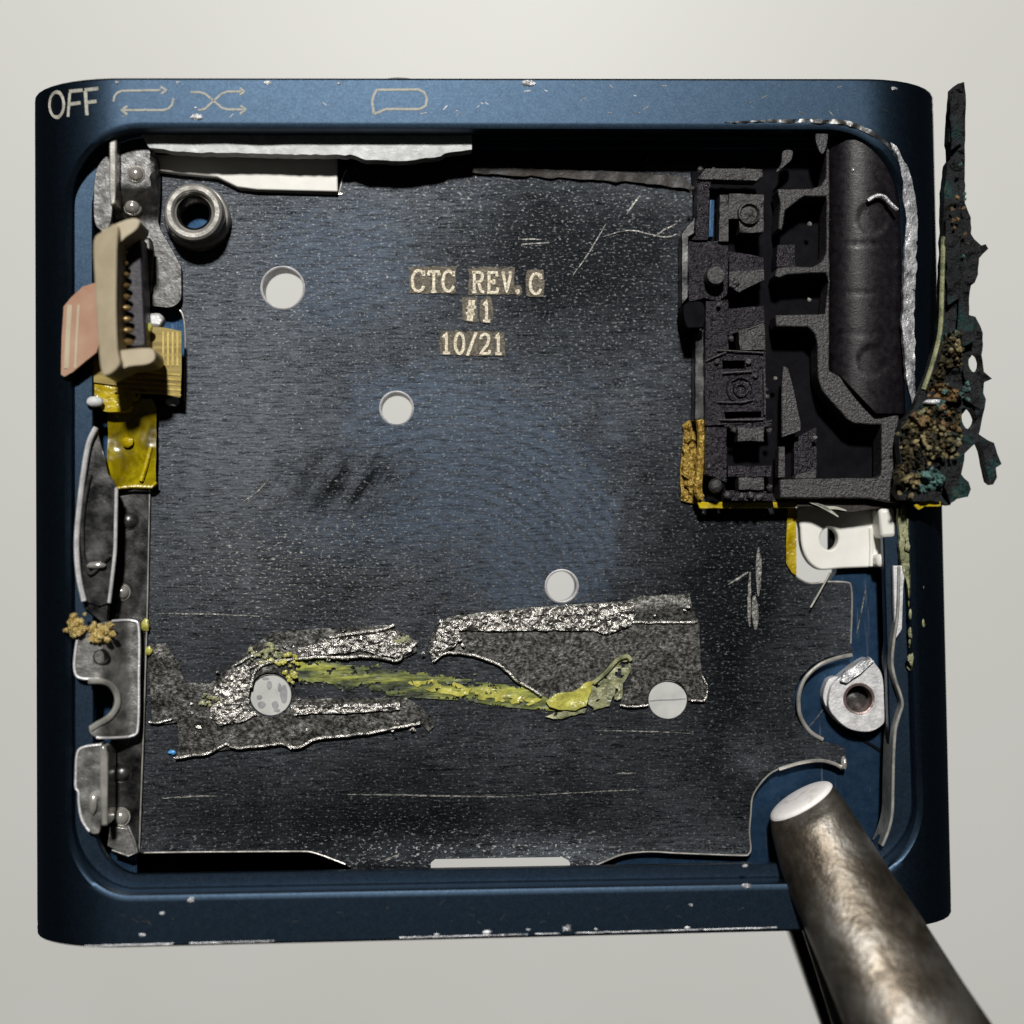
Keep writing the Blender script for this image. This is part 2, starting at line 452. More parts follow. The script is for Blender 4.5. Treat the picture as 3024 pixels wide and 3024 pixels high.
def ribbon(pts, width, w, thick=0.004, taper=False):
    """flat strip of given width along a traced path"""
    wf = w if callable(w) else (lambda x, y: w)
    pts = [np.array(p, float) for p in pts]
    m = len(pts)
    L, Rr = [], []
    for i in range(m):
        t = pts[min(i + 1, m - 1)] - pts[max(i - 1, 0)]
        t = t / (np.linalg.norm(t) + 1e-9)
        nrm = np.array([-t[1], t[0]])
        hw = width / 2
        if taper:
            hw *= 0.25 + 0.75 * math.sin(math.pi * (i + 0.5) / m)
        L.append(pts[i] + nrm * hw)
        Rr.append(pts[i] - nrm * hw)
    verts, faces = [], []
    for a, b in zip(L, Rr):
        wa = wf(*((a + b) / 2))
        p, q = P(a[0], a[1], wa), P(b[0], b[1], wa)
        verts += [p, q, (q[0], q[1], q[2] - thick), (p[0], p[1], p[2] - thick)]
    for i in range(m - 1):
        o = 4 * i
        for k in range(4):
            faces.append((o + k, o + (k + 1) % 4, o + 4 + (k + 1) % 4, o + 4 + k))
    faces += [(3, 2, 1, 0), (4 * m - 4, 4 * m - 3, 4 * m - 2, 4 * m - 1)]
    return verts, faces

def tube(path, r, seg=8, radii=None):
    """round tube along local 3-D points"""
    path = [Vector(p) for p in path]
    m = len(path)
    verts, faces = [], []
    up = Vector((0.13, 0.21, 1)).normalized()
    for i, p in enumerate(path):
        t = (path[min(i + 1, m - 1)] - path[max(i - 1, 0)]).normalized()
        a = t.cross(up)
        if a.length < 1e-4:
            a = t.cross(Vector((1, 0, 0)))
        a.normalize()
        b = t.cross(a).normalized()
        rr = radii[i] if radii else r
        for k in range(seg):
            th = 2 * math.pi * k / seg
            verts.append(tuple(p + (a * math.cos(th) + b * math.sin(th)) * rr))
    for i in range(m - 1):
        for k in range(seg):
            faces.append((i * seg + k, i * seg + (k + 1) % seg, (i + 1) * seg + (k + 1) % seg, (i + 1) * seg + k))
    faces.append(tuple(range(seg))[::-1])
    faces.append(tuple((m - 1) * seg + k for k in range(seg)))
    return verts, faces

def ptube(pts, w, r, seg=8, radii=None):
    wf = w if callable(w) else (lambda x, y: w)
    return tube([P(x, y, wf(x, y)) for x, y in pts], r, seg, radii)

def lathe(c, prof, seg=40):
    """profile [(radius, height)...] turned about the vertical through local point c (x, y)"""
    verts, faces = [], []
    m = len(prof)
    for r, h in prof:
        for k in range(seg):
            a = 2 * math.pi * k / seg
            verts.append((c[0] + r * math.cos(a), c[1] + r * math.sin(a), h + ZOFF))
    for i in range(m - 1):
        for k in range(seg):
            faces.append((i * seg + k, i * seg + (k + 1) % seg, (i + 1) * seg + (k + 1) % seg, (i + 1) * seg + k))
    return verts, faces

def dome(x, y, r, w, h, flat=0.0):
    c = P(x, y, w)
    prof = [(r * 1.25, w - 0.004), (r * 1.12, w + 0.002)]
    for k in range(7):
        a = k / 6 * math.pi / 2
        prof.append((max(1e-4, r * math.cos(a)), w + h * math.sin(a)))
    v, f = lathe(c, prof, 20)
    return v, f

_ico = None
def lump(c, r, seed=0, sq=(1, 1, 1), amp=0.35):
    global _ico
    if _ico is None:
        b = bmesh.new()
        bmesh.ops.create_icosphere(b, subdivisions=2, radius=1)
        b.verts.ensure_lookup_table()
        _ico = ([tuple(v.co) for v in b.verts], [tuple(v.index for v in f.verts) for f in b.faces])
        b.free()
    vs = []
    for p in _ico[0]:
        k = 1 + amp * noise.noise(Vector(p) * 1.4 + Vector((seed * 3.1, seed * 1.7, 0))) + amp * 0.5 * noise.noise(Vector(p) * 3.3 + Vector((seed, 0, seed)))
        vs.append((c[0] + p[0] * r * k * sq[0], c[1] + p[1] * r * k * sq[1], c[2] + p[2] * r * k * sq[2]))
    return vs, list(_ico[1])

def join(*parts):
    V, F = [], []
    for v, f in parts:
        o = len(V)
        V += list(v)
        F += [tuple(i + o for i in t) for t in f]
    return V, F

# ------------------------------------------------------------------ object helpers
class Thing:
    """an Empty at the thing's base, tilted with the housing, that parents its parts"""
    def __init__(s, name, label, cat, base, group=None):
        s.base = base
        s.o = bpy.data.objects.new(name, None)
        s.o.empty_display_size = 0.05
        COL.objects.link(s.o)
        s.o.matrix_world = Matrix.Translation(ROT @ Vector(base)) @ ROT4
        s.o["label"] = label
        s.o["category"] = cat
        if group:
            s.o["group"] = group
    def part(s, name, vf, mat, bevel=0.0, smooth=35, parent=None, kind=None, label=None, recalc=True):
        o = mesh_obj(name, vf, mat, s.base, bevel, smooth, recalc)
        o.parent = parent or s.o
        if kind:
            o["kind"] = kind
        if label:
            o["label"] = label
        return o

def mesh_obj(name, vf, mat, base, bevel=0.0, smooth=35, recalc=True):
    me = bpy.data.meshes.new(name)
    me.from_pydata([(a - base[0], b - base[1], c - base[2]) for a, b, c in vf[0]], [], [list(f) for f in vf[1]])
    if recalc:
        b = bmesh.new()
        b.from_mesh(me)
        bmesh.ops.recalc_face_normals(b, faces=b.faces)
        b.to_mesh(me)
        b.free()
    me.materials.append(mat)
    if smooth:
        me.shade_smooth()
        me.set_sharp_from_angle(angle=rad(smooth))
    o = bpy.data.objects.new(name, me)
    COL.objects.link(o)
    if bevel:
        md = o.modifiers.new("bevel", 'BEVEL')
        md.width = bevel
        md.segments = 2
        md.limit_method = 'ANGLE'
        md.angle_limit = rad(40)
        md.use_clamp_overlap = True
    return o

def single(name, label, cat, vf, mat, base, bevel=0.0, smooth=35, group=None, kind=None):
    o = mesh_obj(name, vf, mat, base, bevel, smooth)
    o.matrix_world = Matrix.Translation(ROT @ Vector(base)) @ ROT4
    if kind:
        o["kind"] = kind
    if label:
        o["label"] = label
        o["category"] = cat
    if group:
        o["group"] = group
    return o

W0 = -0.17          # the steel plate's face
FL = -0.205         # the housing's inner floor
PLATE_BASE = P(1400, 1500, W0)
make_materials()

# ================================================================== the desk
me = bpy.data.meshes.new("desk_top")
S = 8.6
me.from_pydata([(-S, -S, -16), (S, -S, -16), (S, S, -16), (-S, S, -16), (-S, -S, -16.3), (S, -S, -16.3), (S, S, -16.3), (-S, S, -16.3)], [],
               [(0, 1, 2, 3), (7, 6, 5, 4), (0, 4, 5, 1), (1, 5, 6, 2), (2, 6, 7, 3), (3, 7, 4, 0)])
me.materials.append(M['desk'])
desk = bpy.data.objects.new("desk_top", me)
desk["kind"] = "structure"
COL.objects.link(desk)

# ================================================================== the housing
UL = P(104, 1500, -0.12)[0] - 0.027
UR = P(2788, 1500, -0.12)[0] + 0.027
RXL, RXR, RW = 0.31, 0.275, 0.26
FUL, FUR = UL + RXL, UR - RXR          # ends of the flat face
VT = P(1500, 237, 0)[1]
VB = P(1500, 2764, 0)[1]
_ang = np.linspace(0, math.pi / 2, 200)
def _arclen(rx):
    return np.concatenate([[0], np.cumsum(np.hypot(np.diff(rx * np.sin(_ang)), np.diff(RW * np.cos(_ang))))])
_arcL, _arcR = _arclen(RXL), _arclen(RXR)

def prof_w(u):
    if u < FUL:
        t = min(1, (FUL - u) / RXL)
    elif u > FUR:
        t = min(1, (u - FUR) / RXR)
    else:
        return 0.0
    return -RW * (1 - math.sqrt(max(0, 1 - t * t)))
def u_to_s(u):
    if u < FUL:
        return FUL - float(np.interp(math.asin(min(1, (FUL - u) / RXL)), _ang, _arcL))
    if u > FUR:
        return FUR + float(np.interp(math.asin(min(1, (u - FUR) / RXR)), _ang, _arcR))
    return u
def s_to_uw(s):
    if s < FUL:
        a = float(np.interp(FUL - s, _arcL, _ang))
        return FUL - RXL * math.sin(a), -RW * (1 - math.cos(a))
    if s > FUR:
        a = float(np.interp(s - FUR, _arcR, _ang))
        return FUR + RXR * math.sin(a), -RW * (1 - math.cos(a))
    return s, 0.0
def surf(x, y, off=0.0):
    w = 0.0
    for _ in range(14):
        q = P(x, y, w)
        w = 0.5 * w + 0.5 * (prof_w(q[0]) + off)
    return P(x, y, w)
def surf_w(x, y):
    return surf(x, y)[2]

# opening: rounded rectangle traced on the face; corner radii per corner
def opening_loop():
    TLx, TLy, TRx, TRy = 190, 365, 2676, 368
    loop = []     # (x, y, outer key) walked clockwise from the top-left arc
    NS, NC = 26, 12
    def left_x(y): return 191 + (y - 600) * 0.0015
    def right_x(y): return 2675 + (y - 630) * 0.0292
    def top_y(x): return 365 + (x - 400) * 0.002
    def bot_y(x): return 2659 - (x - 384) * 0.0182
    crn = {
        'tl': (left_x(600), top_y(414), 222, 245),
        'tr': (right_x(630), top_y(2435), 236, 258),
        'br': (right_x(2390), bot_y(2480), 240, 245),
        'bl': (left_x(2413), bot_y(384), 192, 240)}
    def arc(cx, cy, rx, ry, a0, a1):
        return [(cx + rx * math.cos(a0 + (a1 - a0) * i / (2 * NC)), cy - ry * math.sin(a0 + (a1 - a0) * i / (2 * NC))) for i in range(2 * NC + 1)]
    pi = math.pi
    x0, y0, rx, ry = crn['tl']; A = arc(x0 + rx, y0 + ry, rx, ry, pi, pi / 2)
    x1, y1, rx1, ry1 = crn['tr']; B = arc(x1 - rx1, y1 + ry1, rx1, ry1, pi / 2, 0)
    x2, y2, rx2, ry2 = crn['br']; Cc = arc(x2 - rx2, y2 - ry2, rx2, ry2, 0, -pi / 2)
    x3, y3, rx3, ry3 = crn['bl']; Dd = arc(x3 + rx3, y3 - ry3, rx3, ry3, -pi / 2, -pi)
    seq = []
    def straight(p, q):
        return [(p[0] + (q[0] - p[0]) * i / NS, p[1] + (q[1] - p[1]) * i / NS) for i in range(1, NS)]
    for arcpts, nxt, sides in ((A, B, ('L', 'T')), (B, Cc, ('T', 'R')), (Cc, Dd, ('R', 'B')), (Dd, A, ('B', 'L'))):
        for i, p in enumerate(arcpts):
            f = i / (2 * NC)
            if f <= 0.5:
                seq.append((p, sides[0], f * 2, sides))
            else:
                seq.append((p, sides[1], 2 - f * 2, sides))
        for p in straight(arcpts[-1], nxt[0]):
            seq.append((p, sides[1], None, sides))
    return seq

SEQ = opening_loop()
SL, SR = FUL - float(_arcL[-1]), FUR + float(_arcR[-1])
VTc, VBc = VT, VB
inner = []
for (p, side, f, sides) in SEQ:
    q = surf(*p)
    inner.append((u_to_s(q[0]), q[1]))
# outer partner of each opening point
corner = {('L', 'T'): (SL, VT), ('T', 'R'): (SR, VT), ('R', 'B'): (SR, VB), ('B', 'L'): (SL, VB)}
arc_ends = {}
outer = []
n = len(SEQ)
NCC = 24
for i, (p, side, f, sides) in enumerate(SEQ):
    s, v = inner[i]
    if f is None or f == 0:
        outer.append({'L': (SL, v), 'R': (SR, v), 'T': (s, VT), 'B': (s, VB)}[side])
    else:
        # between the projection of the arc's end on this side and the corner
        j = i
        if side == sides[0]:
            while SEQ[j][2] != 0:
                j -= 1
        else:
            while SEQ[j][2] != 0:
                j += 1
        es, ev = inner[j % n]
        a = {'L': (SL, ev), 'R': (SR, ev), 'T': (es, VT), 'B': (es, VB)}[side]
        c = corner[sides]
        outer.append((a[0] + (c[0] - a[0]) * f, a[1] + (c[1] - a[1]) * f))

def shell_mesh():
    rings = []
    K = 22
    for k in range(K + 1):
        t = k / K
        rg = []
        for (a, b), (c, d) in zip(inner, outer):
            s, v = a + (c - a) * t, b + (d - b) * t
            u, w = s_to_uw(s)
            rg.append((u, v, w))
        rings.append(rg)
    # small rounded edge at the cut ends, then the ends and sides go down
    last = rings[-1]
    edge, low, bot, under = [], [], [], []
    for (u, v, w), (s, vv) in zip(last, outer):
        end = abs(vv - VT) < 1e-6 or abs(vv - VB) < 1e-6
        sg = 1 if vv > 0 else -1
        edge.append((u, v + (0.007 * sg if end else 0), w - (0.007 if end else 0.002)))
        low.append((u, v + (0.008 * sg if end else 0), min(w - 0.03, -0.05) if end else w - 0.03))
        bot.append((u, v + (0.008 * sg if end else 0), -0.42))
        under.append((u * 0.93, v * 0.95, -0.47))
    rings += [edge, low, bot, under]
    # opening: bright shallow bevel, rim thickness, concave inner wall, floor seat
    inn = []
    pts = [surf(*p) for (p, _, _, _) in SEQ]
    m = len(pts)
    cx = sum(p[0] for p in pts) / m
    cy = sum(p[1] for p in pts) / m
    nrm = []
    for i in range(m):
        t = Vector(pts[(i + 1) % m]) - Vector(pts[i - 1])
        v = Vector((t.y, -t.x, 0)).normalized()
        if v.dot(Vector((cx - pts[i][0], cy - pts[i][1], 0))) < 0:
            v = -v
        nrm.append(v)
    def ring(ins, wfun):
        return [(p[0] + q.x * ins(p, q), p[1] + q.y * ins(p, q), wfun(p)) for p, q in zip(pts, nrm)]
    def lw(q):      # how much this stretch of wall faces right (left wall) : lies back more
        return max(0, q.x) ** 2
    LW = -0.085
    def led(q):     # width of the recessed ledge on each side
        return 0.030 + 0.024 * max(0, q.x) ** 2 + 0.032 * max(0, -q.x) ** 2 + 0.006 * max(0, q.y) ** 2
    inn.append(ring(lambda p, q: 0.003 + 0.009 * q.y * q.y, lambda p: p[2] - 0.0035))
    inn.append(ring(lambda p, q: 0.0145, lambda p: p[2] - 0.012))
    inn.append(ring(lambda p, q: 0.016, lambda p: LW + 0.004))
    inn.append(ring(lambda p, q: 0.020, lambda p: LW))
    inn.append(ring(lambda p, q: 0.020 + led(q) - 0.004, lambda p: LW))
    inn.append(ring(lambda p, q: 0.020 + led(q), lambda p: LW - 0.004))
    inn.append(ring(lambda p, q: 0.020 + led(q), lambda p: LW - 0.03))
    inn.append(ring(lambda p, q: 0.010, lambda p: LW - 0.045))
    inn.append(ring(lambda p, q: 0.006, lambda p: FL + 0.004))
    inn.append(ring(lambda p, q: 0.012, lambda p: FL + 0.001))
    allr = list(reversed(inn)) + rings
    V = [p for r in allr for p in r]
    F = []
    for k in range(len(allr) - 1):
        for i in range(m):
            j = (i + 1) % m
            F.append((k * m + i, k * m + j, (k + 1) * m + j, (k + 1) * m + i))
    return V, F, allr[0]

HB = P(1450, 1500, -0.47)
housing = Thing("player_housing", "opened navy blue metal player housing with OFF and icons printed along its top", "housing", HB)
sv, sf, floor_ring = shell_mesh()
housing.part("shell", (sv, sf), M['navy'], smooth=30)

HOLES = {'a': (835, 850, 60), 'b': (1171, 1205, 46), 'c': (1659, 1731, 45), 'd': (1972, 2066, 57), 'e': (799, 2052, 61)}
def px_of(u, v, w):
    q = ROT @ Vector((u, v, w))
    return (1512 + 1000 * q.x * D / (D - q.z), 1512 - 1000 * q.y * D / (D - q.z))
fl_out = [px_of(a, b, FL) for a, b, c in floor_ring]
fholes = []
for x, y, r in HOLES.values():
    q = P(x, y, W0)
    fholes.append([px_of(q[0] + r * 0.00104 * math.cos(a), q[1] + r * 0.00104 * math.sin(a), FL) for a in np.linspace(0, 2 * math.pi, 41)[:-1]])
SLOT = [(1285, 2537), (1660, 2531), (1678, 2540), (1686, 2552), (1684, 2562), (1280, 2573), (1272, 2566), (1272, 2548)]
fholes.append([(1240, 2506), (1720, 2502), (1735, 2590), (1230, 2596)])
fholes.append([(405, 2500), (1040, 2500), (1120, 2600), (405, 2640)])
fholes.append([(2345, 1470), (2480, 1470), (2470, 1690), (2440, 1728), (2380, 1728), (2342, 1690)])
fv, ff = sheet(fl_out, FL, 0.06, fholes)
housing.part("inner_floor", (fv, ff), M['navy_floor'], smooth=20)
housing.part("cavity_shade_sheet", sheet([(380, 2440), (1080, 2440), (1160, 2640), (380, 2680)], FL - 0.13, 0.02), M['void_dark'])  # near-black sheet added where the gap below lies in shade

# ---- printing along the top edge
def strokes_on(fn_w, strokes, width, thick=0.002, lift=0.0012):
    parts = []
    for st in strokes:
        pts = []
        for a, b in zip(st[:-1], st[1:]):
            k = max(2, int(math.hypot(b[0] - a[0], b[1] - a[1]) / 8))
            pts += [(a[0] + (b[0] - a[0]) * i / k, a[1] + (b[1] - a[1]) * i / k) for i in range(k)]
        pts.append(st[-1])
        parts.append(ribbon(pts, width, lambda x, y: fn_w(x, y) + lift, thick))
    return join(*parts)

def arc_pts(cx, cy, rx, ry, a0, a1, n=12):
    return [(cx + rx * math.cos(rad(a0 + (a1 - a0) * i / n)), cy + ry * math.sin(rad(a0 + (a1 - a0) * i / n))) for i in range(n + 1)]

housing.part("letter", strokes_on(surf_w, [arc_pts(169, 309, 21, 37, 0, 360, 28)], 11), M['print'])
housing.part("letter", strokes_on(surf_w, [[(202, 345), (207, 275)], [(204, 270), (244, 266)], [(205, 308), (238, 303)]], 10), M['print'])
housing.part("letter", strokes_on(surf_w, [[(257, 340), (252, 268)], [(250, 266), (290, 261)], [(252, 303), (285, 299)]], 10), M['print'])
rep = [[(335, 300), (338, 284), (346, 274), (360, 268), (474, 266)], [(513, 290), (508, 310), (498, 320), (482, 325), (360, 325)]]
rep_h = [[(474, 256), (492, 266), (476, 277)], [(376, 313), (358, 325), (376, 338)]]
housing.part("repeat_icon", strokes_on(surf_w, rep + rep_h, 6), M['print'])
shu = [[(563, 272), (590, 272), (606, 277), (655, 318), (672, 323), (720, 323)], [(585, 325), (604, 322), (655, 276), (672, 270), (712, 270)]]
shu_h = [[(708, 260), (722, 270), (708, 280)], [(710, 312), (726, 323), (708, 336)]]
housing.part("shuffle_icon", strokes_on(surf_w, shu + shu_h, 6), M['print'])
bub = [[(1104, 336), (1099, 300), (1104, 280), (1113, 265), (1235, 264), (1252, 272), (1261, 290), (1257, 312), (1240, 322), (1140, 322), (1104, 337)]]
housing.part("speech_bubble_icon", strokes_on(surf_w, bub, 7), M['print'])

# ---- button dome standing out of the top end, chipped bare edges
bc = P(1180, 240, -0.13)
bv = []
bf = []
for i in range(9):
    a = i / 8 * math.pi / 2
    for k in range(32):
        th = 2 * math.pi * k / 32
        rr = 0.095 * math.cos(a) + 1e-4
        bv.append((bc[0] + rr * math.cos(th), VT + 0.006 + 0.022 * math.sin(a), bc[2] + rr * 1.25 * math.sin(th)))
for i in range(8):
    for k in range(32):
        bf.append((i * 32 + k, i * 32 + (k + 1) % 32, (i + 1) * 32 + (k + 1) % 32, (i + 1) * 32 + k))
housing.part("side_button", (bv, bf), M['nickel'])

def chip_strip(pts, width, seed, lift=0.003, amp=7):
    c = cr(pts, 6, False)
    c = [np.array(p) for p in c]
    left, right = [], []
    for i in range(len(c)):
        t = c[min(i + 1, len(c) - 1)] - c[max(i - 1, 0)]
        t /= np.linalg.norm(t) + 1e-9
        nn = np.array([-t[1], t[0]])
        e = min(1, 4 * i / len(c), 4 * (len(c) - 1 - i) / len(c)) + 0.12
        left.append(tuple(c[i] + nn * (width / 2 * e + amp * nz(*c[i], 0.03, seed))))
        right.append(tuple(c[i] - nn * (width / 2 * e + amp * nz(*c[i], 0.035, seed + 3))))
    poly = left + right[::-1]
    return sheet(poly, lambda x, y: surf_w(x, y) + lift + 0.007 * nz(x, y, 0.06, seed), 0.02, spacing=9)

housing.part("chipped_edge", chip_strip([(2632, 420), (2664, 480), (2684, 560), (2692, 650), (2690, 760), (2686, 860), (2684, 960), (2687, 1060), (2693, 1150), (2698, 1212)], 31, 3), M['edge'])
housing.part("chipped_edge", chip_strip([(2140, 361), (2300, 357), (2430, 358), (2510, 366), (2570, 390), (2622, 428), (2660, 480)], 10, 5, amp=5), M['steel'], label="thin scraped bare edge at the top right corner of the opening")
for i, (x, y, r) in enumerate([(1676, 2742, 24), (1440, 2752, 14), (2030, 2740, 10), (1760, 2744, 9), (1290, 2768, 9), (420, 2766, 10), (565, 2657, 18), (480, 2696, 9), (1560, 2765, 8),
                               (2040, 2672, 10), (2205, 2616, 17), (2200, 2557, 10), (345, 232, 10), (527, 239, 7), (790, 244, 13), (1000, 246, 10), (1560, 246, 22), (580, 345, 20), (577, 318, 7), (2640, 262, 12), (430, 324, 7)]):
    q = surf(x, min(max(y, 243), 2760 if x < 1500 else 2745))
    housing.part("paint_chip", lump((q[0], q[1], q[2] + 0.001), r / 1000 * 0.6, i, (1.5 if i % 3 else 1.0, 0.7, 0.35), 0.5), M['edge'])
# worn bright line along the lower cut end
for i, (xa, xb) in enumerate([(250, 520), (560, 820), (1180, 1560), (1580, 1660), (1700, 2300)]):
    pts = [(x, 2799 - (x - 213) * 0.0268 + 1.5 * nz(x, 0, 0.05, i) - 4) for x in np.arange(xa, xb, 9)]
    housing.part("worn_line", ptube(pts, lambda x, y: -0.001, 0.0026, 5), M['edge'])

rs = random.Random(77)
sl = []
for i in range(70):
    x = rs.uniform(300, 2650)
    y = rs.uniform(246, 350) if i % 2 else rs.uniform(2672, 2725)
    if y < 350 and x < 1280 and i % 3:
        continue
    if y > 2000 and x > 2240:
        continue
    a_, l_ = rs.uniform(-.9, .9), rs.uniform(5, 26)
    sl.append(ribbon([(x, y), (x + l_ * math.cos(a_) * .5, y + l_ * math.sin(a_) * .5), (x + l_ * math.cos(a_), y + l_ * math.sin(a_))], rs.uniform(1.5, 3.5), lambda x, y: surf_w(x, y) + 0.0008, 0.0012, True))
housing.part("scuffs", join(*sl), M['steel'], kind="stuff")
# ================================================================== white plastic seen under the top edge
single("button_carrier", "long scuffed white plastic strip tucked under the top edge of the opening", "plastic strip",
       sheet(rough_edge([(395, 372), (1392, 372), (1394, 442), (1330, 450), (1300, 462), (1200, 474), (1080, 472), (1035, 458), (960, 458), (800, 455), (640, 452), (500, 446), (440, 436)], 14, 4, 2),
             lambda x, y: -0.064 + 0.006 * nz(x, y, 0.007), 0.05, spacing=18), M['white_rough'], P(900, 440, -0.17), 0.006)
single("button_slide", "smooth white plastic block in the plate's upper left notch", "plastic block",
       sheet([(440, 455), (995, 455), (998, 566), (760, 560), (700, 552), (640, 522), (530, 512), (440, 500)], -0.145, 0.03), M['white'], P(720, 520, -0.292), 0.004)
single("film_and_shade", "dark brown film lying along the shaded upper edge of the steel plate", "film",  # film colour taken near black to carry the rim's shade
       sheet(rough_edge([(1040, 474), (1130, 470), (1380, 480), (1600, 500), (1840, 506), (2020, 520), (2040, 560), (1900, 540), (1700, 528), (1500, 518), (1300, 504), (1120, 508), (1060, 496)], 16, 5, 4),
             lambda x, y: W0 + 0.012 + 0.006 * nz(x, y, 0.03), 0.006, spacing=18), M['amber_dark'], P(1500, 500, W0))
for i, (x0, x1, y) in enumerate([(1425, 1625, 432), (1655, 2035, 425)]):
    single("inner_ledge", ("short dull blue metal ledge beside the white strip's end", "longer bright blue metal ledge left of the socket's top")[i], "ledge",
           sheet(rough_edge([(x0, y - 9), (x1, y - 7), (x1 - 6, y + 8), (x0 + 10, y + 9)], 12, 2, i), -0.085 if i else -0.12, 0.03), M['navy'], P((x0 + x1) / 2, y, -0.23), 0.002)

# ================================================================== the steel plate
plate_out = [(325, 480), (476, 486), (497, 502), (538, 515), (662, 521), (690, 545), (705, 556), (745, 563), (990, 573), (1002, 566), (1012, 525), (1022, 500), (1040, 484),
             (1200, 478), (2050, 478), (2330, 500), (2330, 1480), (2324, 1600), (2324, 1662), (2336, 1687), (2365, 1712), (2398, 1724), (2444, 1718), (2500, 1720), (2513, 1731), (2516, 1786), (2512, 1900),
             (2520, 1927), (2493, 1931), (2444, 1940), (2398, 1964), (2365, 1997), (2348, 2035), (2344, 2068), (2348, 2109), (2365, 2142), (2398, 2176), (2456, 2196), (2490, 2204), (2498, 2218), (2497, 2268), (2486, 2276),
             (2460, 2256), (2425, 2244), (2371, 2251), (2311, 2264), (2272, 2285), (2238, 2324), (2221, 2358), (2217, 2405), (2213, 2456), (2217, 2507), (2209, 2522), (2195, 2526),
             (1997, 2519), (1925, 2515), (1861, 2519), (1826, 2527), (1792, 2541), (1762, 2556), (1740, 2568), (1400, 2576), (1080, 2582), (1050, 2573), (1020, 2553), (955, 2528), (918, 2517), (880, 2515), (700, 2516), (425, 2520),
             (335, 2518), (330, 1200), (420, 1195), (500, 1200), (525, 1205), (540, 1195), (545, 1185), (547, 1000), (542, 940), (530, 915), (505, 905), (330, 905)]
def plate_w(x, y):
    w = W0 + 0.0015 * nz(x, y, 0.004, 3)
    # the tongue over the slot is bent up
    t = max(0, min(1, (y - 2430) / 120))
    sx = max(0, min(1, (x - 930) / 220)) * max(0, min(1, (1900 - x) / 160))
    w += 0.026 * t * t * (0.35 + 0.65 * sx)
    # curled corner by the pocket
    d = math.hypot(x - 2240, y - 2290)
    w += 0.014 * max(0, 1 - d / 150) ** 2
    return w
plate = Thing("steel_plate", "dark brushed steel plate with round holes, stamped with laser marked lettering", "metal plate", PLATE_BASE)
ph = [ell(x, y, r, n=44) for x, y, r in HOLES.values()] + [SLOT]
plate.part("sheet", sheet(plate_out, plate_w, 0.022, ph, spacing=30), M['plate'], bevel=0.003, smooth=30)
# rims and walls of the holes; their reflection put into the pale colour
for key in ('a', 'b', 'c'):
    x, y, r = HOLES[key]
    c = P(x, y, W0)
    rr = r / 1000 * 1.035
    plate.part("hole_rim", lathe(c, [(rr + 0.006, W0 + 0.0005), (rr + 0.002, W0 + 0.003), (rr - 0.001, W0 + 0.001), (rr - 0.001, W0 - 0.05), (rr + 0.0005, W0 - 0.094)], 44), M['alu'])

for pts in ([(425, 2518), (560, 2516), (700, 2515), (880, 2514), (918, 2516), (955, 2527), (1020, 2552)], [(1758, 2556), (1792, 2541), (1826, 2527), (1861, 2519), (1925, 2515), (1997, 2519), (2100, 2523), (2195, 2526), (2210, 2522), (2217, 2506), (2213, 2456), (2217, 2405), (2221, 2358), (2238, 2324), (2272, 2286), (2311, 2265)],
            [(505, 905), (530, 915), (542, 940), (547, 1000), (546, 1100), (544, 1185)], [(476, 486), (497, 502), (538, 515), (662, 521), (690, 545), (705, 556), (745, 563), (990, 573), (1002, 566), (1012, 525), (1024, 500)], [(2324, 1662), (2336, 1687), (2365, 1712), (2398, 1723), (2444, 1718), (2500, 1720), (2513, 1732), (2516, 1786), (2512, 1900)]):
    plate.part("edge_highlight", ptube(cr(pts, 4, False), lambda x, y: plate_w(x, y) - 0.001, 0.0032, 6), M['nickel'])  # added pale tubes: edge highlights given as shape and colour
# ---- laser marked lettering
GL = {
 'C': [[(.92, .80), (.75, .95), (.5, 1), (.25, .92), (.08, .7), (.05, .45), (.12, .2), (.3, .04), (.55, 0), (.8, .08), (.95, .25)], [(.92, .98), (.92, .72)]],
 'T': [[(.03, .78), (.05, .97), (.95, .97), (.97, .78)], [(.5, .97), (.5, .03)], [(.27, .02), (.73, .02)]],
 'R': [[(.02, .97), (.6, .97), (.82, .88), (.85, .7), (.75, .55), (.55, .5), (.18, .5)], [(.18, .97), (.18, .03)], [(.0, .02), (.36, .02)], [(.5, .5), (.78, .04), (1, .02)]],
 'E': [[(.02, .97), (.85, .97), (.87, .78)], [(.18, .97), (.18, .03)], [(.18, .52), (.6, .52)], [(.6, .64), (.6, .4)], [(.02, .02), (.9, .02), (.93, .25)]],
 'V': [[(.0, .97), (.3, .97)], [(.7, .97), (1, .97)], [(.12, .97), (.5, .02), (.88, .97)]],
 '.': [[(.4, .0), (.6, .0), (.6, .12), (.4, .12), (.4, .0)]],
 '#': [[(.25, 0), (.48, 1)], [(.55, 0), (.78, 1)], [(.05, .35), (.9, .35)], [(.12, .66), (.97, .66)]],
 '1': [[(.15, .78), (.5, 1), (.5, .02)], [(.12, .02), (.9, .02)]],
 '0': [arc_pts(.5, .5, .38, .5, 0, 360, 20)],
 '/': [[(.08, -.12), (.92, 1.12)]],
 '2': [[(.1, .75), (.2, .93), (.5, 1), (.8, .92), (.88, .7), (.7, .45), (.1, .03), (.9, .03), (.92, .2)]],
}
def halo_poly(x0, y0, x1, y1, seed):
    r = 9
    return rough_edge(cr([(x0 + r, y0), (x1 - r, y0), (x1, y0 + r), (x1, y1 - r), (x1 - r, y1), (x0 + r, y1), (x0, y1 - r), (x0, y0 + r)], 3), 9, 4.5, seed)
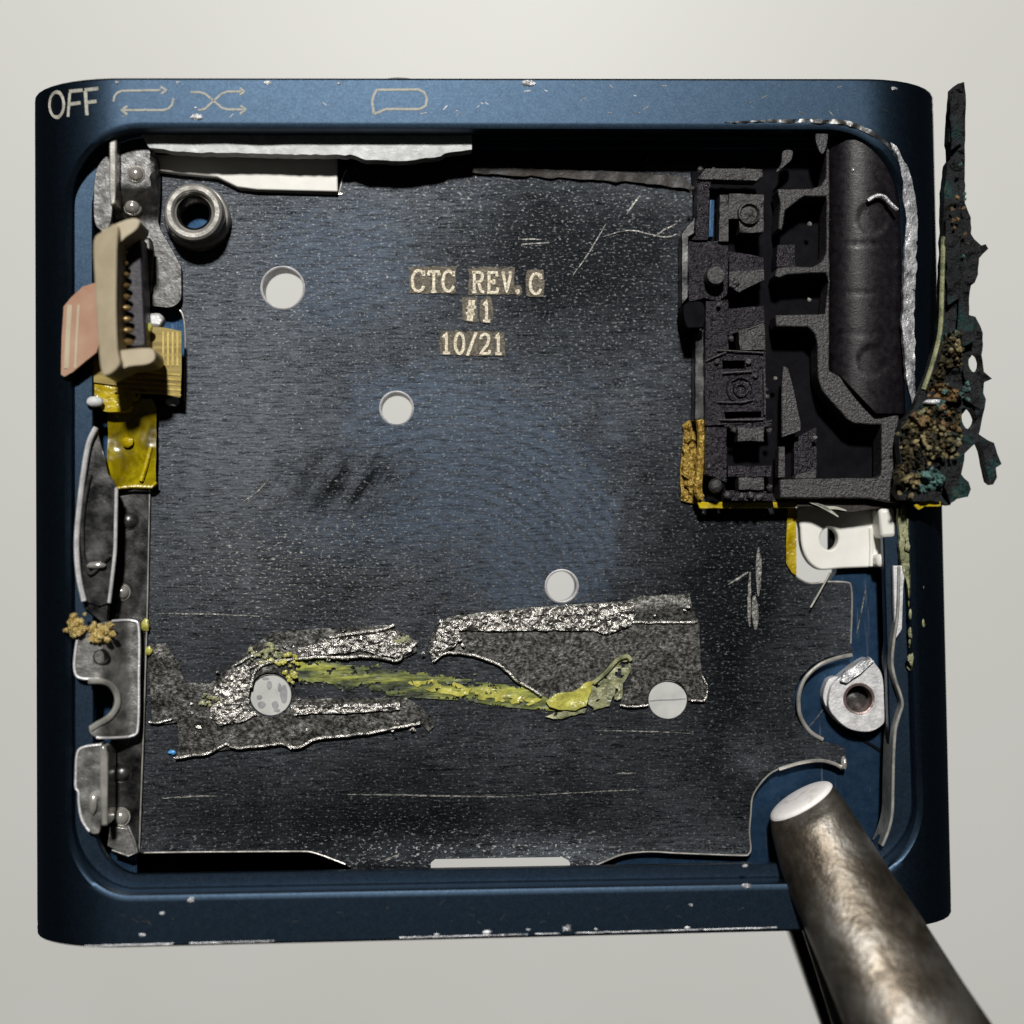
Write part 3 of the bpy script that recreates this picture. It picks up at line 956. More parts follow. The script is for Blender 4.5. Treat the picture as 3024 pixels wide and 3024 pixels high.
TXT = [('C', 1216, 798, 1254, 860), ('T', 1264, 800, 1298, 862), ('C', 1306, 800, 1342, 860),
       ('R', 1394, 802, 1430, 863), ('E', 1438, 803, 1472, 864), ('V', 1482, 804, 1512, 864), ('.', 1518, 812, 1540, 864), ('C', 1564, 808, 1600, 868),
       ('#', 1374, 886, 1406, 948), ('1', 1424, 888, 1450, 949), ('1', 1304, 984, 1332, 1044), ('0', 1340, 984, 1374, 1044), ('/', 1378, 988, 1408, 1044), ('2', 1416, 986, 1448, 1046), ('1', 1460, 986, 1484, 1046)]
for i, (h0, h1, h2, h3) in enumerate([(1210, 788, 1346, 866), (1384, 790, 1518, 870), (1514, 842, 1542, 874), (1554, 796, 1606, 876), (1366, 878, 1410, 950), (1418, 880, 1454, 952), (1300, 978, 1376, 1048), (1376, 980, 1488, 1050)]):
    plate.part("heat_mark", sheet(halo_poly(h0, h1, h2, h3, i), W0 + 0.0035, 0.002, keep=lambda x, y: True), M['halo'])
for i, (ch, x0, y0, x1, y1) in enumerate(TXT):
    st = []
    for s in GL[ch]:
        st.append([(x0 + (x1 - x0) * a + 1.2 * nz(a * 9, b * 9, 1, i), y1 - (y1 - y0) * b + 1.2 * nz(a * 9, b * 9, 1, i + 30)) for a, b in s])
    plate.part("letter", strokes_on(lambda x, y: W0 + 0.0035, st, 8.5, 0.003, 0.0025), M['etch'])

# ---- scratches
def scratch(pts, width):
    c = cr(pts, 8, False) if len(pts) > 2 else [(pts[0][0] + (pts[1][0] - pts[0][0]) * i / 14, pts[0][1] + (pts[1][1] - pts[0][1]) * i / 14) for i in range(15)]
    c = [(x + nz(x, y, .05, 1) * 1.5, y + nz(x, y, .05, 2) * 1.5) for x, y in c]
    plate.part("scratch", ribbon(c, width, lambda x, y: plate_w(x, y) + 0.0022, 0.002, True), M['scratch'])
for pts, wd in [([(478, 2358), (560, 2352), (640, 2351)], 5), ([(1010, 2346), (1250, 2349), (1520, 2354)], 5), ([(1500, 2352), (1800, 2336), (1880, 2332)], 3.5), ([(440, 1812), (620, 1814), (800, 1822)], 3.5),
                ([(1758, 2157), (1900, 2160), (2050, 2166)], 3.5), ([(716, 1484), (760, 1452), (795, 1412)], 3), ([(1690, 815), (1740, 745), (1790, 660)], 3), ([(1850, 635), (1872, 600), (1895, 570)], 5),
                ([(1905, 480), (1920, 458)], 5), ([(1780, 700), (1860, 680), (1960, 700), (2000, 690)], 3), ([(2240, 1615), (2238, 1680), (2240, 1760)], 12), ([(2246, 1640), (2245, 1740)], 7), ([(2215, 1690), (2212, 1780), (2214, 1850)], 10),
                ([(2228, 1760), (2232, 1860)], 20), ([(2150, 1725), (2180, 1708), (2210, 1690)], 6), ([(1820, 2284), (1880, 2283)], 5), ([(1530, 705), (1600, 708)], 4), ([(1540, 722), (1622, 716)], 4),
                ([(1930, 700), (1960, 680), (2000, 660)], 4), ([(1120, 2545), (1165, 2530), (1180, 2520)], 7)]:
    scratch(pts, wd)

# ---- cloudy films closing two of the holes
for key, label in (('d', "clean cloudy film disc filling the round hole at the foil's lower right end"), ('e', "white film disc with grey spots filling the hole ringed by torn foil")):
    x, y, r = HOLES[key]
    q = P(x, y, W0)
    t = Thing("film_disc", label, "film disc", (q[0], q[1], W0 - 0.02), "film discs closing the plate's lower holes")
    t.part("film", sheet(ell(x, y, r * 0.985, n=40), W0 - 0.006, 0.004), M['disc'])
    if key == 'e':
        for (sx, sy, a, b) in [(795, 2023, 8, 13), (766, 2059, 9, 7), (773, 2081, 12, 11), (812, 2082, 10, 11), (818, 2097, 9, 5), (838, 2050, 10, 26), (826, 2030, 5, 12), (785, 2005, 10, 4)]:
            t.part("spot", sheet(rough_edge(ell(sx, sy, a, b, 16), 5, 3, sx), W0 - 0.0045, 0.002), M['disc_spot'])
    else:
        t.part("crease", ribbon([(1918, 2070), (1950, 2067), (1990, 2066), (2026, 2063)], 3, W0 - 0.0045, 0.002), M['disc_spot'])

# ================================================================== upper left bracket
br = Thing("corner_bracket", "bright pressed steel bracket with two dimples in the upper left corner", "bracket", P(430, 660, W0))
br.part("bracket_plate", sheet([(352, 432), (395, 434), (439, 440), (453, 448), (464, 463), (471, 486), (470, 573), (466, 655), (473, 678), (484, 697), (508, 738), (530, 779), (534, 790), (535, 868), (533, 884), (525, 896), (512, 904), (497, 908), (440, 902), (400, 880), (350, 860), (338, 700), (338, 560)],
        lambda x, y: W0 + 0.03 + 0.055 * max(0, min(1, (640 - y) / 80)) * max(0, min(1, (474 - x) / 20)), 0.02, spacing=14), M['steel'], bevel=0.004)
br.part("side_tab", sheet(cr([(318, 462), (292, 485), (280, 520), (276, 590), (278, 650), (290, 675), (312, 682), (330, 640), (332, 520)], 4), -0.058, 0.02), M['steel'], bevel=0.004)
br.part("upright_fin", sheet([(322, 402), (334, 398), (344, 405), (344, 500), (340, 602), (326, 606), (322, 560)], -0.03, 0.1), M['nickel'], bevel=0.004)
br.part("rivet", dome(402, 515, 0.023, W0 + 0.086, 0.02), M['nickel'])
br.part("rivet", dome(391, 612, 0.023, W0 + 0.05, 0.02), M['nickel'])
br.part("latch_tongue", sheet([(398, 700), (446, 700), (452, 740), (448, 860), (415, 890), (396, 885)], W0 + 0.055, 0.03), M['steel'], bevel=0.012)

# ================================================================== threaded standoff
sc_ = P(570, 624, -0.06)
so = Thing("threaded_standoff", "round nickel threaded standoff standing on the plate beside the corner bracket", "standoff", (sc_[0] + 0.008, sc_[1], W0))
cx, cy = sc_[0], sc_[1]
so.part("flange", lathe((cx, cy), [(0.060, W0 - 0.004), (0.099, W0 - 0.004), (0.099, W0 + 0.035), (0.094, W0 + 0.046), (0.088, W0 + 0.048), (0.060, W0 + 0.048)], 48), M['nickel'])
so.part("collar", lathe((cx, cy), [(0.088, W0 + 0.04), (0.088, -0.078), (0.085, -0.066), (0.078, -0.060), (0.066, -0.060), (0.060, -0.065), (0.057, -0.076), (0.052, -0.080)], 48), M['nickel'])
th = [(0.0525, -0.079)]
for i in range(7):
    th += [(0.0455, -0.084 - i * 0.012), (0.053, -0.090 - i * 0.012)]
th += [(0.05, W0 - 0.0)]
so.part("threaded_bore", lathe((cx, cy), th, 40), M['rail'])
so.part("bore_floor", lathe((cx, cy), [(0.0515, W0 + 0.002), (0.0005, W0 + 0.003)], 30), M['navy_floor'])

# ================================================================== left rail
rl = Thing("side_rail", "long dark polished steel rail with a row of round dimples down the plate's left edge", "rail", P(370, 1900, W0))
rl.part("rail_strip", sheet([(352, 1190), (446, 1190), (441, 1500), (436, 1800), (424, 2150), (415, 2400), (411, 2526), (384, 2534), (318, 2502), (326, 2430), (328, 2250), (326, 2170), (336, 1830), (338, 1500), (345, 1300)], W0 + 0.012, 0.02), M['rail'], bevel=0.004)
rl.part("rail_edge", ptube([(446, 1195), (441, 1500), (435, 1800), (424, 2150), (415, 2400), (411, 2515)], W0 + 0.012, 0.0028, 6), M['nickel'])
for (x, y, r) in [(377, 1306, .022), (381, 1538, .026), (360, 1749, .023), (360, 2283, .026), (357, 2412, .025)]:
    rl.part("dimple", dome(x, y, r, W0 + 0.012, 0.02), M['nickel'] if r != .026 else M['steel'])
# hooked clip plate on the rail
rl.part("hook_plate", sheet(cr([(226, 1888), (262, 1850), (331, 1833), (392, 1832), (411, 1858), (410, 2000), (408, 2140), (393, 2174), (330, 2180), (285, 2179), (265, 2165), (265, 2144), (302, 2126), (335, 2097), (351, 2064), (347, 2035), (325, 2014), (290, 2006), (232, 2002), (219, 1975), (222, 1930)], 3),
        lambda x, y: -0.055 - 0.055 * max(0, min(1, (x - 300) / 80)), 0.03, spacing=16), M['steel_soft'], bevel=0.007)
rl.part("hook_lip", ptube(cr([(262, 2012), (300, 2012), (330, 2026), (346, 2055), (344, 2088), (322, 2118), (290, 2138), (268, 2152)], 4, False), lambda x, y: -0.055 - 0.055 * max(0, min(1, (x - 300) / 80)), 0.010, 8), M['nickel'])
rl.part("hook_dimple", dome(298, 1940, .02, -0.054, -0.006), M['rail'])
rl.part("lower_tab", sheet(cr([(225, 2225), (245, 2205), (285, 2196), (306, 2202), (302, 2300), (296, 2440), (285, 2462), (262, 2455), (240, 2420), (231, 2370), (230, 2338), (222, 2325), (222, 2290)], 4), -0.055, 0.02), M['steel_soft'], bevel=0.006)
rl.part("lower_fin", sheet([(292, 2205), (310, 2200), (318, 2230), (317, 2440), (298, 2440), (294, 2320)], -0.03, 0.12), M['nickel'], bevel=0.006)
rl.part("foot_pyramid", join(sheet([(324, 2440), (384, 2447), (409, 2510), (384, 2530), (316, 2498)], W0 + 0.03, 0.02), ptube([(378, 2440), (396, 2480), (406, 2516), (380, 2528), (330, 2510)], W0 + 0.03, 0.005, 6)), M['steel_soft'], bevel=0.006)
rl.part("tab_ridge", lump(P(275, 2372, -0.05), 0.022, 4, (0.6, 1.5, 0.6), 0.3), M['nickel'])

hz = lambda x, y: -0.053 - 0.055 * max(0, min(1, (x - 300) / 80))
for pts in ([(331, 1834), (392, 1833), (410, 1858), (410, 2000), (408, 2140), (393, 2172), (330, 2179), (285, 2178)], [(228, 1890), (222, 1930), (220, 1975), (234, 2001), (290, 2006)]):
    rl.part("edge_highlight", ptube(cr(pts, 4, False), hz, .0042, 6), M['alu'])  # added pale tubes in place of sharp reflections along the edges
rl.part("edge_highlight", ptube(cr([(300, 2199), (248, 2206), (228, 2226), (224, 2290), (224, 2325), (232, 2340), (233, 2372), (242, 2420), (264, 2455)], 4, False), -0.055, .004, 6), M['alu'])
# curved spring blade left of the rail
sp = Thing("spring_blade", "slender curved steel spring blade with bright rims beside the left inner wall", "spring", P(290, 1500, W0))
b_out = cr([(284, 1262), (262, 1310), (246, 1400), (234, 1500), (226, 1604), (232, 1700), (248, 1775)], 6, False)
b_in = cr([(344, 1440), (342, 1530), (340, 1620), (332, 1700), (322, 1780)], 6, False)
sp.part("blade", sheet([(284, 1262)] + b_out[1:] + [(290, 1790)] + b_in[::-1] + [(336, 1420), (318, 1400), (296, 1310)], lambda x, y: -0.066, 0.012, spacing=18), M['rail'])
sp.part("blade_rim", ptube(b_out, lambda x, y: -0.05, 0.0085, 8), M['alu'])
sp.part("blade_rim", ptube(b_in, lambda x, y: -0.06, 0.0055, 8), M['alu'])
sp.part("inner_bead", ptube(cr([(266, 1400), (250, 1480), (243, 1560), (246, 1640), (262, 1690), (276, 1690), (300, 1665), (325, 1640)], 5, False), -0.058, 0.006, 8, None), M['steel'])
sp.part("curled_end", lump(P(285, 1670, -0.055), 0.02, 3, (1.5, .55, .6), 0.2), M['nickel'])
sp.part("blade_root", sheet([(246, 1765), (322, 1765), (318, 1835), (300, 1840), (250, 1800)], -0.075, 0.02), M['rail'], bevel=0.004)

# golden residue and specks beside the hook plate
g = []
rs = random.Random(3)
for i in range(110):
    x, y = (rs.gauss(222, 14), rs.gauss(1848, 14)) if i % 2 else (rs.gauss(296, 15), rs.gauss(1872, 13))
    g.append(lump(P(x, y, -0.05 + rs.random() * 0.02), 0.004 + rs.random() * 0.006, i, (1, 1, .7), .7))
single("golden_residue", "grainy golden crust on the steel hook at the left wall", "residue", join(*g), M['gold'], P(250, 1860, W0), kind="stuff")
for i, (x, y, r, lab) in enumerate([(430, 1846, 13, "small yellow glue speck beside the golden crust"), (440, 1922, 10, "pale yellow glue speck at the foil's left tip")]):
    single("glue_speck", lab, "speck", lump(P(x, y, W0 + 0.018), r / 1000, i, (1, 1.4, .5)), M['glue_thick'], P(x, y, W0), group="yellow glue specks on the left rail")
single("blue_speck", "tiny bright blue speck at the foil's lower left corner", "speck", lump(P(508, 2222, W0 + 0.006), 0.010, 2, (1.3, .7, .5)), M['blue_speck'], P(508, 2222, W0))

# ================================================================== ribbon connector hanging over the left wall
rc = Thing("ribbon_connector", "cream ribbon connector with a row of gilt pins hanging over the left edge", "connector", P(340, 900, -0.1))
def tilt_w(x, y):
    return 0.03 - 0.0004 * (x - 330)
rc.part("stiffener", sheet([(188, 905), (210, 878), (245, 846), (290, 832), (296, 1000), (285, 1040), (250, 1068), (215, 1098), (190, 1112), (180, 1106), (182, 1000)], lambda x, y: -0.03 + 0.00015 * (x - 180), 0.012, spacing=24), M['pink'])
for px0, wd_ in ((206, 14), (232, 7)):
    rc.part("pale_stripe", ribbon([(px0, 900), (px0 - 6, 1000), (px0 - 10, 1088)], wd_, lambda x, y: -0.03 + 0.00015 * (x - 180) + 0.002, 0.002), M['cream'])
rc.part("housing_back", sheet(cr([(276, 712), (300, 685), (345, 662), (344, 740), (342, 900), (346, 1030), (352, 1078), (312, 1110), (296, 1080), (286, 950), (279, 820)], 3), lambda x, y: 0.10 + 0.0005 * (x - 276), 0.16), M['cream'], bevel=0.012)
rc.part("housing_top", sheet(cr([(296, 690), (330, 666), (385, 645), (412, 650), (404, 676), (372, 700), (345, 718)], 3), 0.10, 0.14), M['cream'], bevel=0.012)
rc.part("housing_foot", sheet(cr([(320, 1046), (360, 1034), (440, 1028), (456, 1040), (456, 1062), (432, 1076), (380, 1082), (330, 1098)], 3), 0.09, 0.14), M['cream'], bevel=0.012)
rc.part("pin_slot", sheet([(362, 690), (398, 680), (416, 700), (432, 1024), (400, 1026), (366, 1030)], 0.0, 0.1), M['slot'], bevel=0.006)
for i in range(10):
    y = 712 + i * 33
    x = 352 + i * 2.2
    rc.part("pin", lump(P(x + 2, y, 0.03), 0.0165, 1 + (i % 4), (1.35, 0.62, 0.8), 0.12), M['brass'])
# flexible circuit
def flex_w(x, y):
    return -0.12 - 0.0003 * (x - 300) if x > 300 else -0.05 - 0.00058 * (x - 180)
rc.part("ribbon", sheet([(440, 962), (490, 968), (536, 978), (536, 1100), (532, 1174), (450, 1160), (410, 1147), (330, 1136), (182, 1116), (186, 1106), (215, 1092), (262, 1060), (300, 1050), (400, 1080), (452, 1072)], lambda x, y: -0.09, 0.006), M['flex'])
for i in range(5):
    y = 1098 + i * 15
    rc.part("copper_trace", ribbon([(392 - i * 14, y - 3), (460, y + 3), (534, y + 9)], 6, -0.088, 0.002), M['trace'])
for i in range(4):
    rc.part("copper_trace", ribbon([(482 + i * 14, 980), (482 + i * 14, 1080)], 6, -0.088, 0.002), M['trace'])
rc.part("solder_blob", lump(P(280, 1187, -0.07), 0.022, 3, (1.2, .8, .7), 0.15), M['white_rough'])
rc.part("solder_blob", lump(P(510, 1185, W0 + 0.03), 0.019, 5, (1.15, .85, .7), 0.15), M['white_rough'])
rc.part("glue_bead", lump(P(436, 966, -0.05), 0.015, 5, (1, 1, .7), 0.15), M['glue_thick'])
rc.part("latch_block", sheet([(420, 926), (470, 922), (486, 940), (470, 968), (424, 962)], -0.085, 0.05), M['alu'], bevel=0.01)
# yellow tape
yt = Thing("yellow_tape", "translucent yellow tape patch wrapped over the left rail below the connector", "tape", P(380, 1300, W0))
yt.part("tape_sheet", sheet(rough_edge([(318, 1196), (385, 1206), (400, 1180), (450, 1176), (462, 1205), (460, 1425), (450, 1436), (390, 1434), (325, 1446), (314, 1420), (318, 1300)], 20, 2, 3), lambda x, y: W0 + 0.036 + 0.008 * nz(x, y, .015, 2), 0.005, spacing=18), M['kapton'], smooth=60)
yt.part("tape_fold", sheet(cr([(256, 1116), (330, 1122), (408, 1140), (412, 1166), (392, 1184), (340, 1186), (258, 1182), (252, 1150)], 3), -0.098, 0.03), M['kapton_solid'], bevel=0.01)
yt.part("tape_tab", sheet(cr([(304, 1172), (372, 1172), (388, 1186), (386, 1204), (370, 1214), (304, 1214)], 3), -0.09, 0.05), M['kapton_solid'], bevel=0.008)
yt.part("tape_edge", ptube([(326, 1444), (390, 1436), (448, 1438), (462, 1424)], W0 + 0.042, 0.005, 6), M['kapton_solid'])
yt.part("tape_ridge", ptube([(446, 1320), (432, 1370), (416, 1420)], W0 + 0.042, 0.007, 6), M['kapton_solid'])
yt.part("tape_bump", lump(P(378, 1306, W0 + 0.045), 0.018, 4, (1, .9, .5), .25), M['kapton_solid'])

# ================================================================== audio socket block
js = Thing("audio_socket", "broken open black plastic audio socket block with a smooth round barrel", "socket", P(2350, 1000, W0))
ZOFF = 0.08
js.part("socket_base", sheet([(2040, 505), (2260, 478), (2446, 420), (2560, 400), (2660, 560), (2690, 1220), (2690, 1486), (2400, 1488), (2085, 1492), (2080, 960), (2020, 900), (2020, 700), (2058, 690)], -0.235, 0.02), M['void_dark'], bevel=0.004)  # base colour taken near black to carry the pockets' deep shade
frame_poly = [(2296, 557), (2400, 557), (2426, 547), (2438, 526), (2441, 440), (2450, 440), (2450, 1096), (2481, 1111), (2586, 1222), (2655, 1226), (2655, 1486), (2560, 1472), (2303, 1470), (2303, 1416), (2400, 1413), (2480, 1412),
              (2590, 1411), (2602, 1404), (2603, 1254), (2522, 1251), (2500, 1236), (2428, 1154), (2415, 1112), (2413, 1010), (2404, 982), (2386, 966), (2292, 964), (2290, 930), (2438, 927), (2440, 890), (2446, 830), (2440, 806), (2380, 807), (2322, 812), (2302, 822), (2288, 814), (2294, 790),
              (2350, 786), (2400, 787), (2426, 774), (2440, 748), (2441, 640), (2441, 579), (2376, 580), (2346, 600), (2318, 622), (2314, 660), (2308, 682), (2298, 676), (2300, 640), (2304, 600)]
js.part("retaining_frame", sheet(rough_edge(frame_poly, 22, 1.6, 8), -0.125, 0.09), M['frame'], bevel=0.004, smooth=25)
BX = 2562
def barrel_w(x, y):
    t = min(1, abs(x - BX) / 124)
    w = -0.19 + 0.095 * math.sqrt(max(0, 1 - t * t * 0.97))
    for (dx, dy) in ((2578, 645), (2580, 1066)):
        d = math.hypot(x - dx, y - dy)
        if d < 50:
            w -= 0.0035 if d < 43 else 0.0035 * (50 - d) / 7
    for gy in (720, 862, 986):
        w -= 0.002 * max(0, 1 - abs(y - gy) / 7)
    return w
js.part("barrel", sheet([(2450, 440), (2500, 414), (2560, 410), (2620, 440), (2668, 520), (2684, 640), (2682, 800), (2680, 1000), (2684, 1120), (2690, 1180), (2690, 1222), (2588, 1220), (2483, 1110), (2450, 1095)], barrel_w, 0.02, spacing=9), M['barrel'], smooth=50)
js.part("barrel_nub", lump(P(2519, 503, -0.105), 0.007, 3), M['nickel'])
# carrier with its raised pads, ribs and cut-outs
def pad(pts, w, mat='black_rough', th=0.06, bv=0.004, name="carrier_pad", amp=2.2, sd=0):
    base = rough_edge(pts, 16, amp, sd or pts[0][0])
    return js.part(name, sheet(base, lambda x, y: w + 0.005 * nz(x, y, .05, sd) + 0.003 * nz(x, y, .13, sd), th, spacing=13), M[mat], bevel=0, smooth=30)
pad([(2083, 498), (2180, 498), (2250, 501), (2252, 520), (2234, 533), (2060, 528)], -0.12, 'frame')
pad([(2058, 527), (2102, 527), (2095, 560), (2090, 708), (2040, 708), (2058, 690)], -0.13)
pad([(2126, 576), (2150, 576), (2152, 712), (2123, 712)], -0.125, 'frame')
pad([(2152, 572), (2256, 574), (2255, 686), (2184, 686), (2183, 646), (2152, 646)], -0.13, 'frame')
pad([(2036, 712), (2148, 712), (2150, 800), (2148, 870), (2120, 890), (2080, 880), (2036, 890)], -0.14)
pad([(2084, 890), (2150, 885), (2152, 1030), (2084, 1040)], -0.145)
pad([(2152, 740), (2254, 760), (2256, 800), (2152, 800)], -0.155)
pad([(2152, 802), (2256, 797), (2256, 826), (2214, 846), (2184, 862), (2152, 846)], -0.13, 'frame')
pad([(2152, 912), (2254, 902), (2258, 950), (2184, 978), (2152, 990)], -0.15)
pad([(2182, 980), (2258, 956), (2260, 1032), (2186, 1034)], -0.128, 'frame')
pad([(2346, 722), (2348, 786), (2294, 788), (2296, 722)], -0.15)
# block with the slots and embossed ring
js.part("slotted_block", sheet(rough_edge([(2084, 1034), (2260, 1038), (2262, 1100), (2262, 1250), (2084, 1256)], 18, 1.5, 5), lambda x, y: -0.137 + 0.004 * nz(x, y, .07), 0.07,
        [[(2133, 1064), (2200, 1064), (2200, 1089), (2133, 1089)], [(2141, 1216), (2248, 1214), (2248, 1233), (2141, 1236)]], spacing=13), M['black_rough'])
rp = P(2188, 1150, -0.13)
js.part("embossed_ring", lathe(rp, [(.012, -.14), (.014, -.128), (.022, -.126), (.025, -.14), (.032, -.14), (.034, -.127), (.042, -.126), (.045, -.14)], 26), M['black_rough'])
for (pts, wd) in [([(2118, 1034), (2190, 1038), (2256, 1042)], 7), ([(2084, 1066), (2120, 1050), (2144, 1040)], 6), ([(2134, 1102), (2190, 1098), (2222, 1096)], 7), ([(2118, 1186), (2180, 1188), (2226, 1180)], 6), ([(2256, 1090), (2258, 1150), (2258, 1225)], 9), ([(2180, 980), (2215, 970), (2255, 955)], 7), ([(2126, 1240), (2200, 1240), (2256, 1238)], 7)]:
    js.part("raised_rib", ptube(cr(pts, 5, False), -0.128, wd / 2400, 6), M['frame'])
pad([(2108, 1262), (2146, 1262), (2146, 1424), (2112, 1410), (2084, 1400), (2084, 1262)], -0.135, 'black_rough')
pad([(2140, 1238), (2280, 1240), (2282, 1258), (2180, 1268), (2140, 1262)], -0.14)
pad([(2178, 1262), (2256, 1260), (2256, 1302), (2178, 1302)], -0.128, 'frame')
pad([(2150, 1376), (2278, 1376), (2278, 1408), (2150, 1408)], -0.16)
pad([(2182, 1410), (2254, 1410), (2256, 1446), (2182, 1446)], -0.125, 'frame')
pad([(2140, 1448), (2280, 1450), (2290, 1478), (2140, 1478)], -0.14)
for (x, y, s) in [(2150, 1462), (2186, 1466), (2216, 1464), (2240, 1468)] and [(2150, 1462, 13), (2190, 1466, 11), (2216, 1463, 12), (2242, 1468, 10), (2272, 1440, 10), (2166, 1270, 9), (2272, 1272, 9), (2212, 1068, 9), (2118, 1068, 9), (2265, 1172, 8), (2262, 1150, 7), (2068, 500, 10), (2044, 556, 8), (2108, 500, 7), (2195, 504, 9), (2172, 835, 12), (2165, 845, 8), (2124, 899, 7), (2160, 1000, 9), (2230, 1110, 6)]:
    js.part("moulding_nub", lump(P(x, y, -0.128), s / 1000, x, (1, 1, .6), .4), M['frame'])
# posts, ball and dimpled screw
c = P(2115, 812, -0.085)
js.part("locating_post", lathe(c, [(.030, -.15), (.029, -.092), (.026, -.086), (.0005, -.085)], 28), M['frame'])
c = P(2213, 630, -0.12)
js.part("dimpled_screw", lathe(c, [(.036, -.13), (.033, -.117), (.029, -.116), (.024, -.128), (.012, -.126), (.0005, -.120)], 28), M['frame'])
js.part("corner_bead", lump(P(2113, 1435, -0.125), .022, 2, (1, 1.05, .8), .1), M['frame'])
js.part("corner_bead", lump(P(2093, 1378, -0.135), .011, 6, (1, 1, .7), .2), M['frame'])
# spring contacts in the pockets
js.part("contact_leaf", sheet([(2313, 1080), (2328, 1086), (2345, 1150), (2366, 1250), (2366, 1272), (2308, 1292), (2308, 1150)], -0.14, 0.012), M['frame'], bevel=0.003)
js.part("contact_leaf", sheet([(2300, 1318), (2318, 1318), (2318, 1412), (2298, 1412)], -0.13, 0.05), M['frame'], bevel=0.003)
js.part("contact_leaf", sheet(cr([(2312, 447), (2340, 444), (2338, 470), (2320, 488), (2300, 505), (2292, 506), (2308, 480)], 3), -0.15, 0.01), M['frame'], bevel=0.002)
js.part("contact_leaf", sheet([(2096, 588), (2110, 588), (2106, 702), (2092, 702)], -0.145, 0.02), M['navy_floor'], bevel=0.003)
pad([(2346, 1292), (2410, 1262), (2412, 1400), (2346, 1400)], -0.19)
js.part("pocket_wedge", sheet([(2350, 1402), (2412, 1386), (2412, 1412), (2345, 1413)], -0.13, 0.05), M['frame'], bevel=0.003)
for (x, y) in [(2391, 661), (2390, 886), (2443, 650), (2407, 1293), (2290, 1118)]:
    js.part("solder_dot", lump(P(x, y, -0.16), .007, x), M['nickel'])
js.part("top_clip", sheet(cr([(2412, 385), (2440, 380), (2446, 400), (2440, 440), (2428, 455), (2416, 440), (2408, 410)], 3), -0.10, 0.05), M['black'], bevel=0.008)
js.part("metal_strip", sheet(rough_edge([(2012, 690), (2034, 660), (2052, 640), (2052, 690), (2034, 700), (2032, 880), (2012, 905)], 8, 1.5, 3), -0.165, 0.06), M['rail'], bevel=0.003)
js.part("metal_strip", sheet(rough_edge([(2052, 978), (2080, 970), (2080, 1240), (2050, 1240)], 8, 1.5, 4), -0.17, 0.06), M['rail'], bevel=0.003)
js.part("side_catch", sheet(cr([(2018, 905), (2040, 892), (2078, 896), (2080, 960), (2050, 968), (2026, 962)], 3), -0.11, 0.12), M['void_dark'], bevel=0.006)
ZOFF = 0.0
# amber flux and tapes round the socket's foot
gl = []
rs = random.Random(11)
for i in range(60):
    gl.append(lump(P(2022 + rs.random() * 46, 1255 + rs.random() * 215, W0 + 0.012 + rs.random() * 0.02), 0.006 + rs.random() * 0.008, i, (1, 1.4, .5)))
single("amber_flux", "glassy amber flux crust along the socket's lower left edge", "flux residue",
       join(*gl, ptube(cr([(2066, 1240), (2072, 1300), (2066, 1380), (2062, 1450), (2072, 1472)], 5, False), -0.095, .013, 8), sheet(rough_edge([(2020, 1250), (2070, 1236), (2074, 1470), (2060, 1490), (2012, 1478), (2010, 1400)], 14, 4, 2), W0 + 0.012, 0.008)),
       M['amber'], P(2045, 1370, W0), kind="stuff")
am = Thing("amber_tape", "yellow tape edge folded under the socket's bottom with torn brown strands", "tape", P(2350, 1530, W0))
am.part("tape_fold", sheet(rough_edge([(2060, 1482), (2300, 1482), (2345, 1478), (2430, 1460), (2432, 1476), (2360, 1490), (2348, 1500), (2066, 1502)], 16, 2, 5), -0.10, 0.012), M['kapton_solid'], bevel=0.003)
am.part("tape_band", sheet([(2330, 1484), (2350, 1490), (2352, 1600), (2352, 1700), (2338, 1690), (2322, 1664), (2322, 1600), (2326, 1500)], W0 + 0.012, 0.006), M['kapton_solid'])
am.part("brown_film", sheet(rough_edge([(2352, 1484), (2460, 1466), (2640, 1470), (2660, 1480), (2630, 1496), (2560, 1508), (2500, 1515), (2440, 1502), (2390, 1496), (2352, 1498)], 14, 3, 6), -0.082, 0.008), M['amber_dark'], bevel=0.002)
for pts in ([(2388, 1482), (2420, 1492), (2450, 1508), (2476, 1526)], [(2400, 1484), (2440, 1498), (2470, 1500), (2500, 1508)], [(2420, 1490), (2436, 1498), (2452, 1508)]):
    am.part("torn_strand", ribbon(cr(pts, 5, False), 9, -0.072, 0.004, True), M['fibre'])

# ================================================================== white latch tab
ZOFF = 0.08
wt = Thing("white_tab", "bright white plastic tab with an oval hole below the socket", "plastic tab", P(2500, 1600, -0.28))
wt.part("tab_body", sheet(cr([(2362, 1496), (2364, 1560), (2368, 1610), (2380, 1645), (2400, 1670), (2428, 1683), (2480, 1679), (2560, 1676), (2600, 1675), (2640, 1674), (2640, 1490), (2500, 1480)], 4), -0.245, 0.045, [ell(2449, 1591, 27, 33, 30)]), M['white'], bevel=0.008)
wt.part("raised_block", sheet([(2596, 1500), (2642, 1496), (2646, 1588), (2602, 1590)], -0.16, 0.09), M['white'], bevel=0.012)
wt.part("raised_block", sheet([(2590, 1636), (2632, 1636), (2634, 1674), (2590, 1676)], -0.19, 0.07), M['white'], bevel=0.012)
wt.part("fold_ridge", ptube([(2572, 1560), (2574, 1610), (2572, 1672)], -0.243, .007, 8), M['white'])
wt.part("hole_shade_plate", sheet([(2448, 1556), (2480, 1556), (2480, 1626), (2448, 1626)], -0.30, 0.02), M['void_dark'])  # dark sheet added below the hole for its shaded half

ZOFF = 0.03
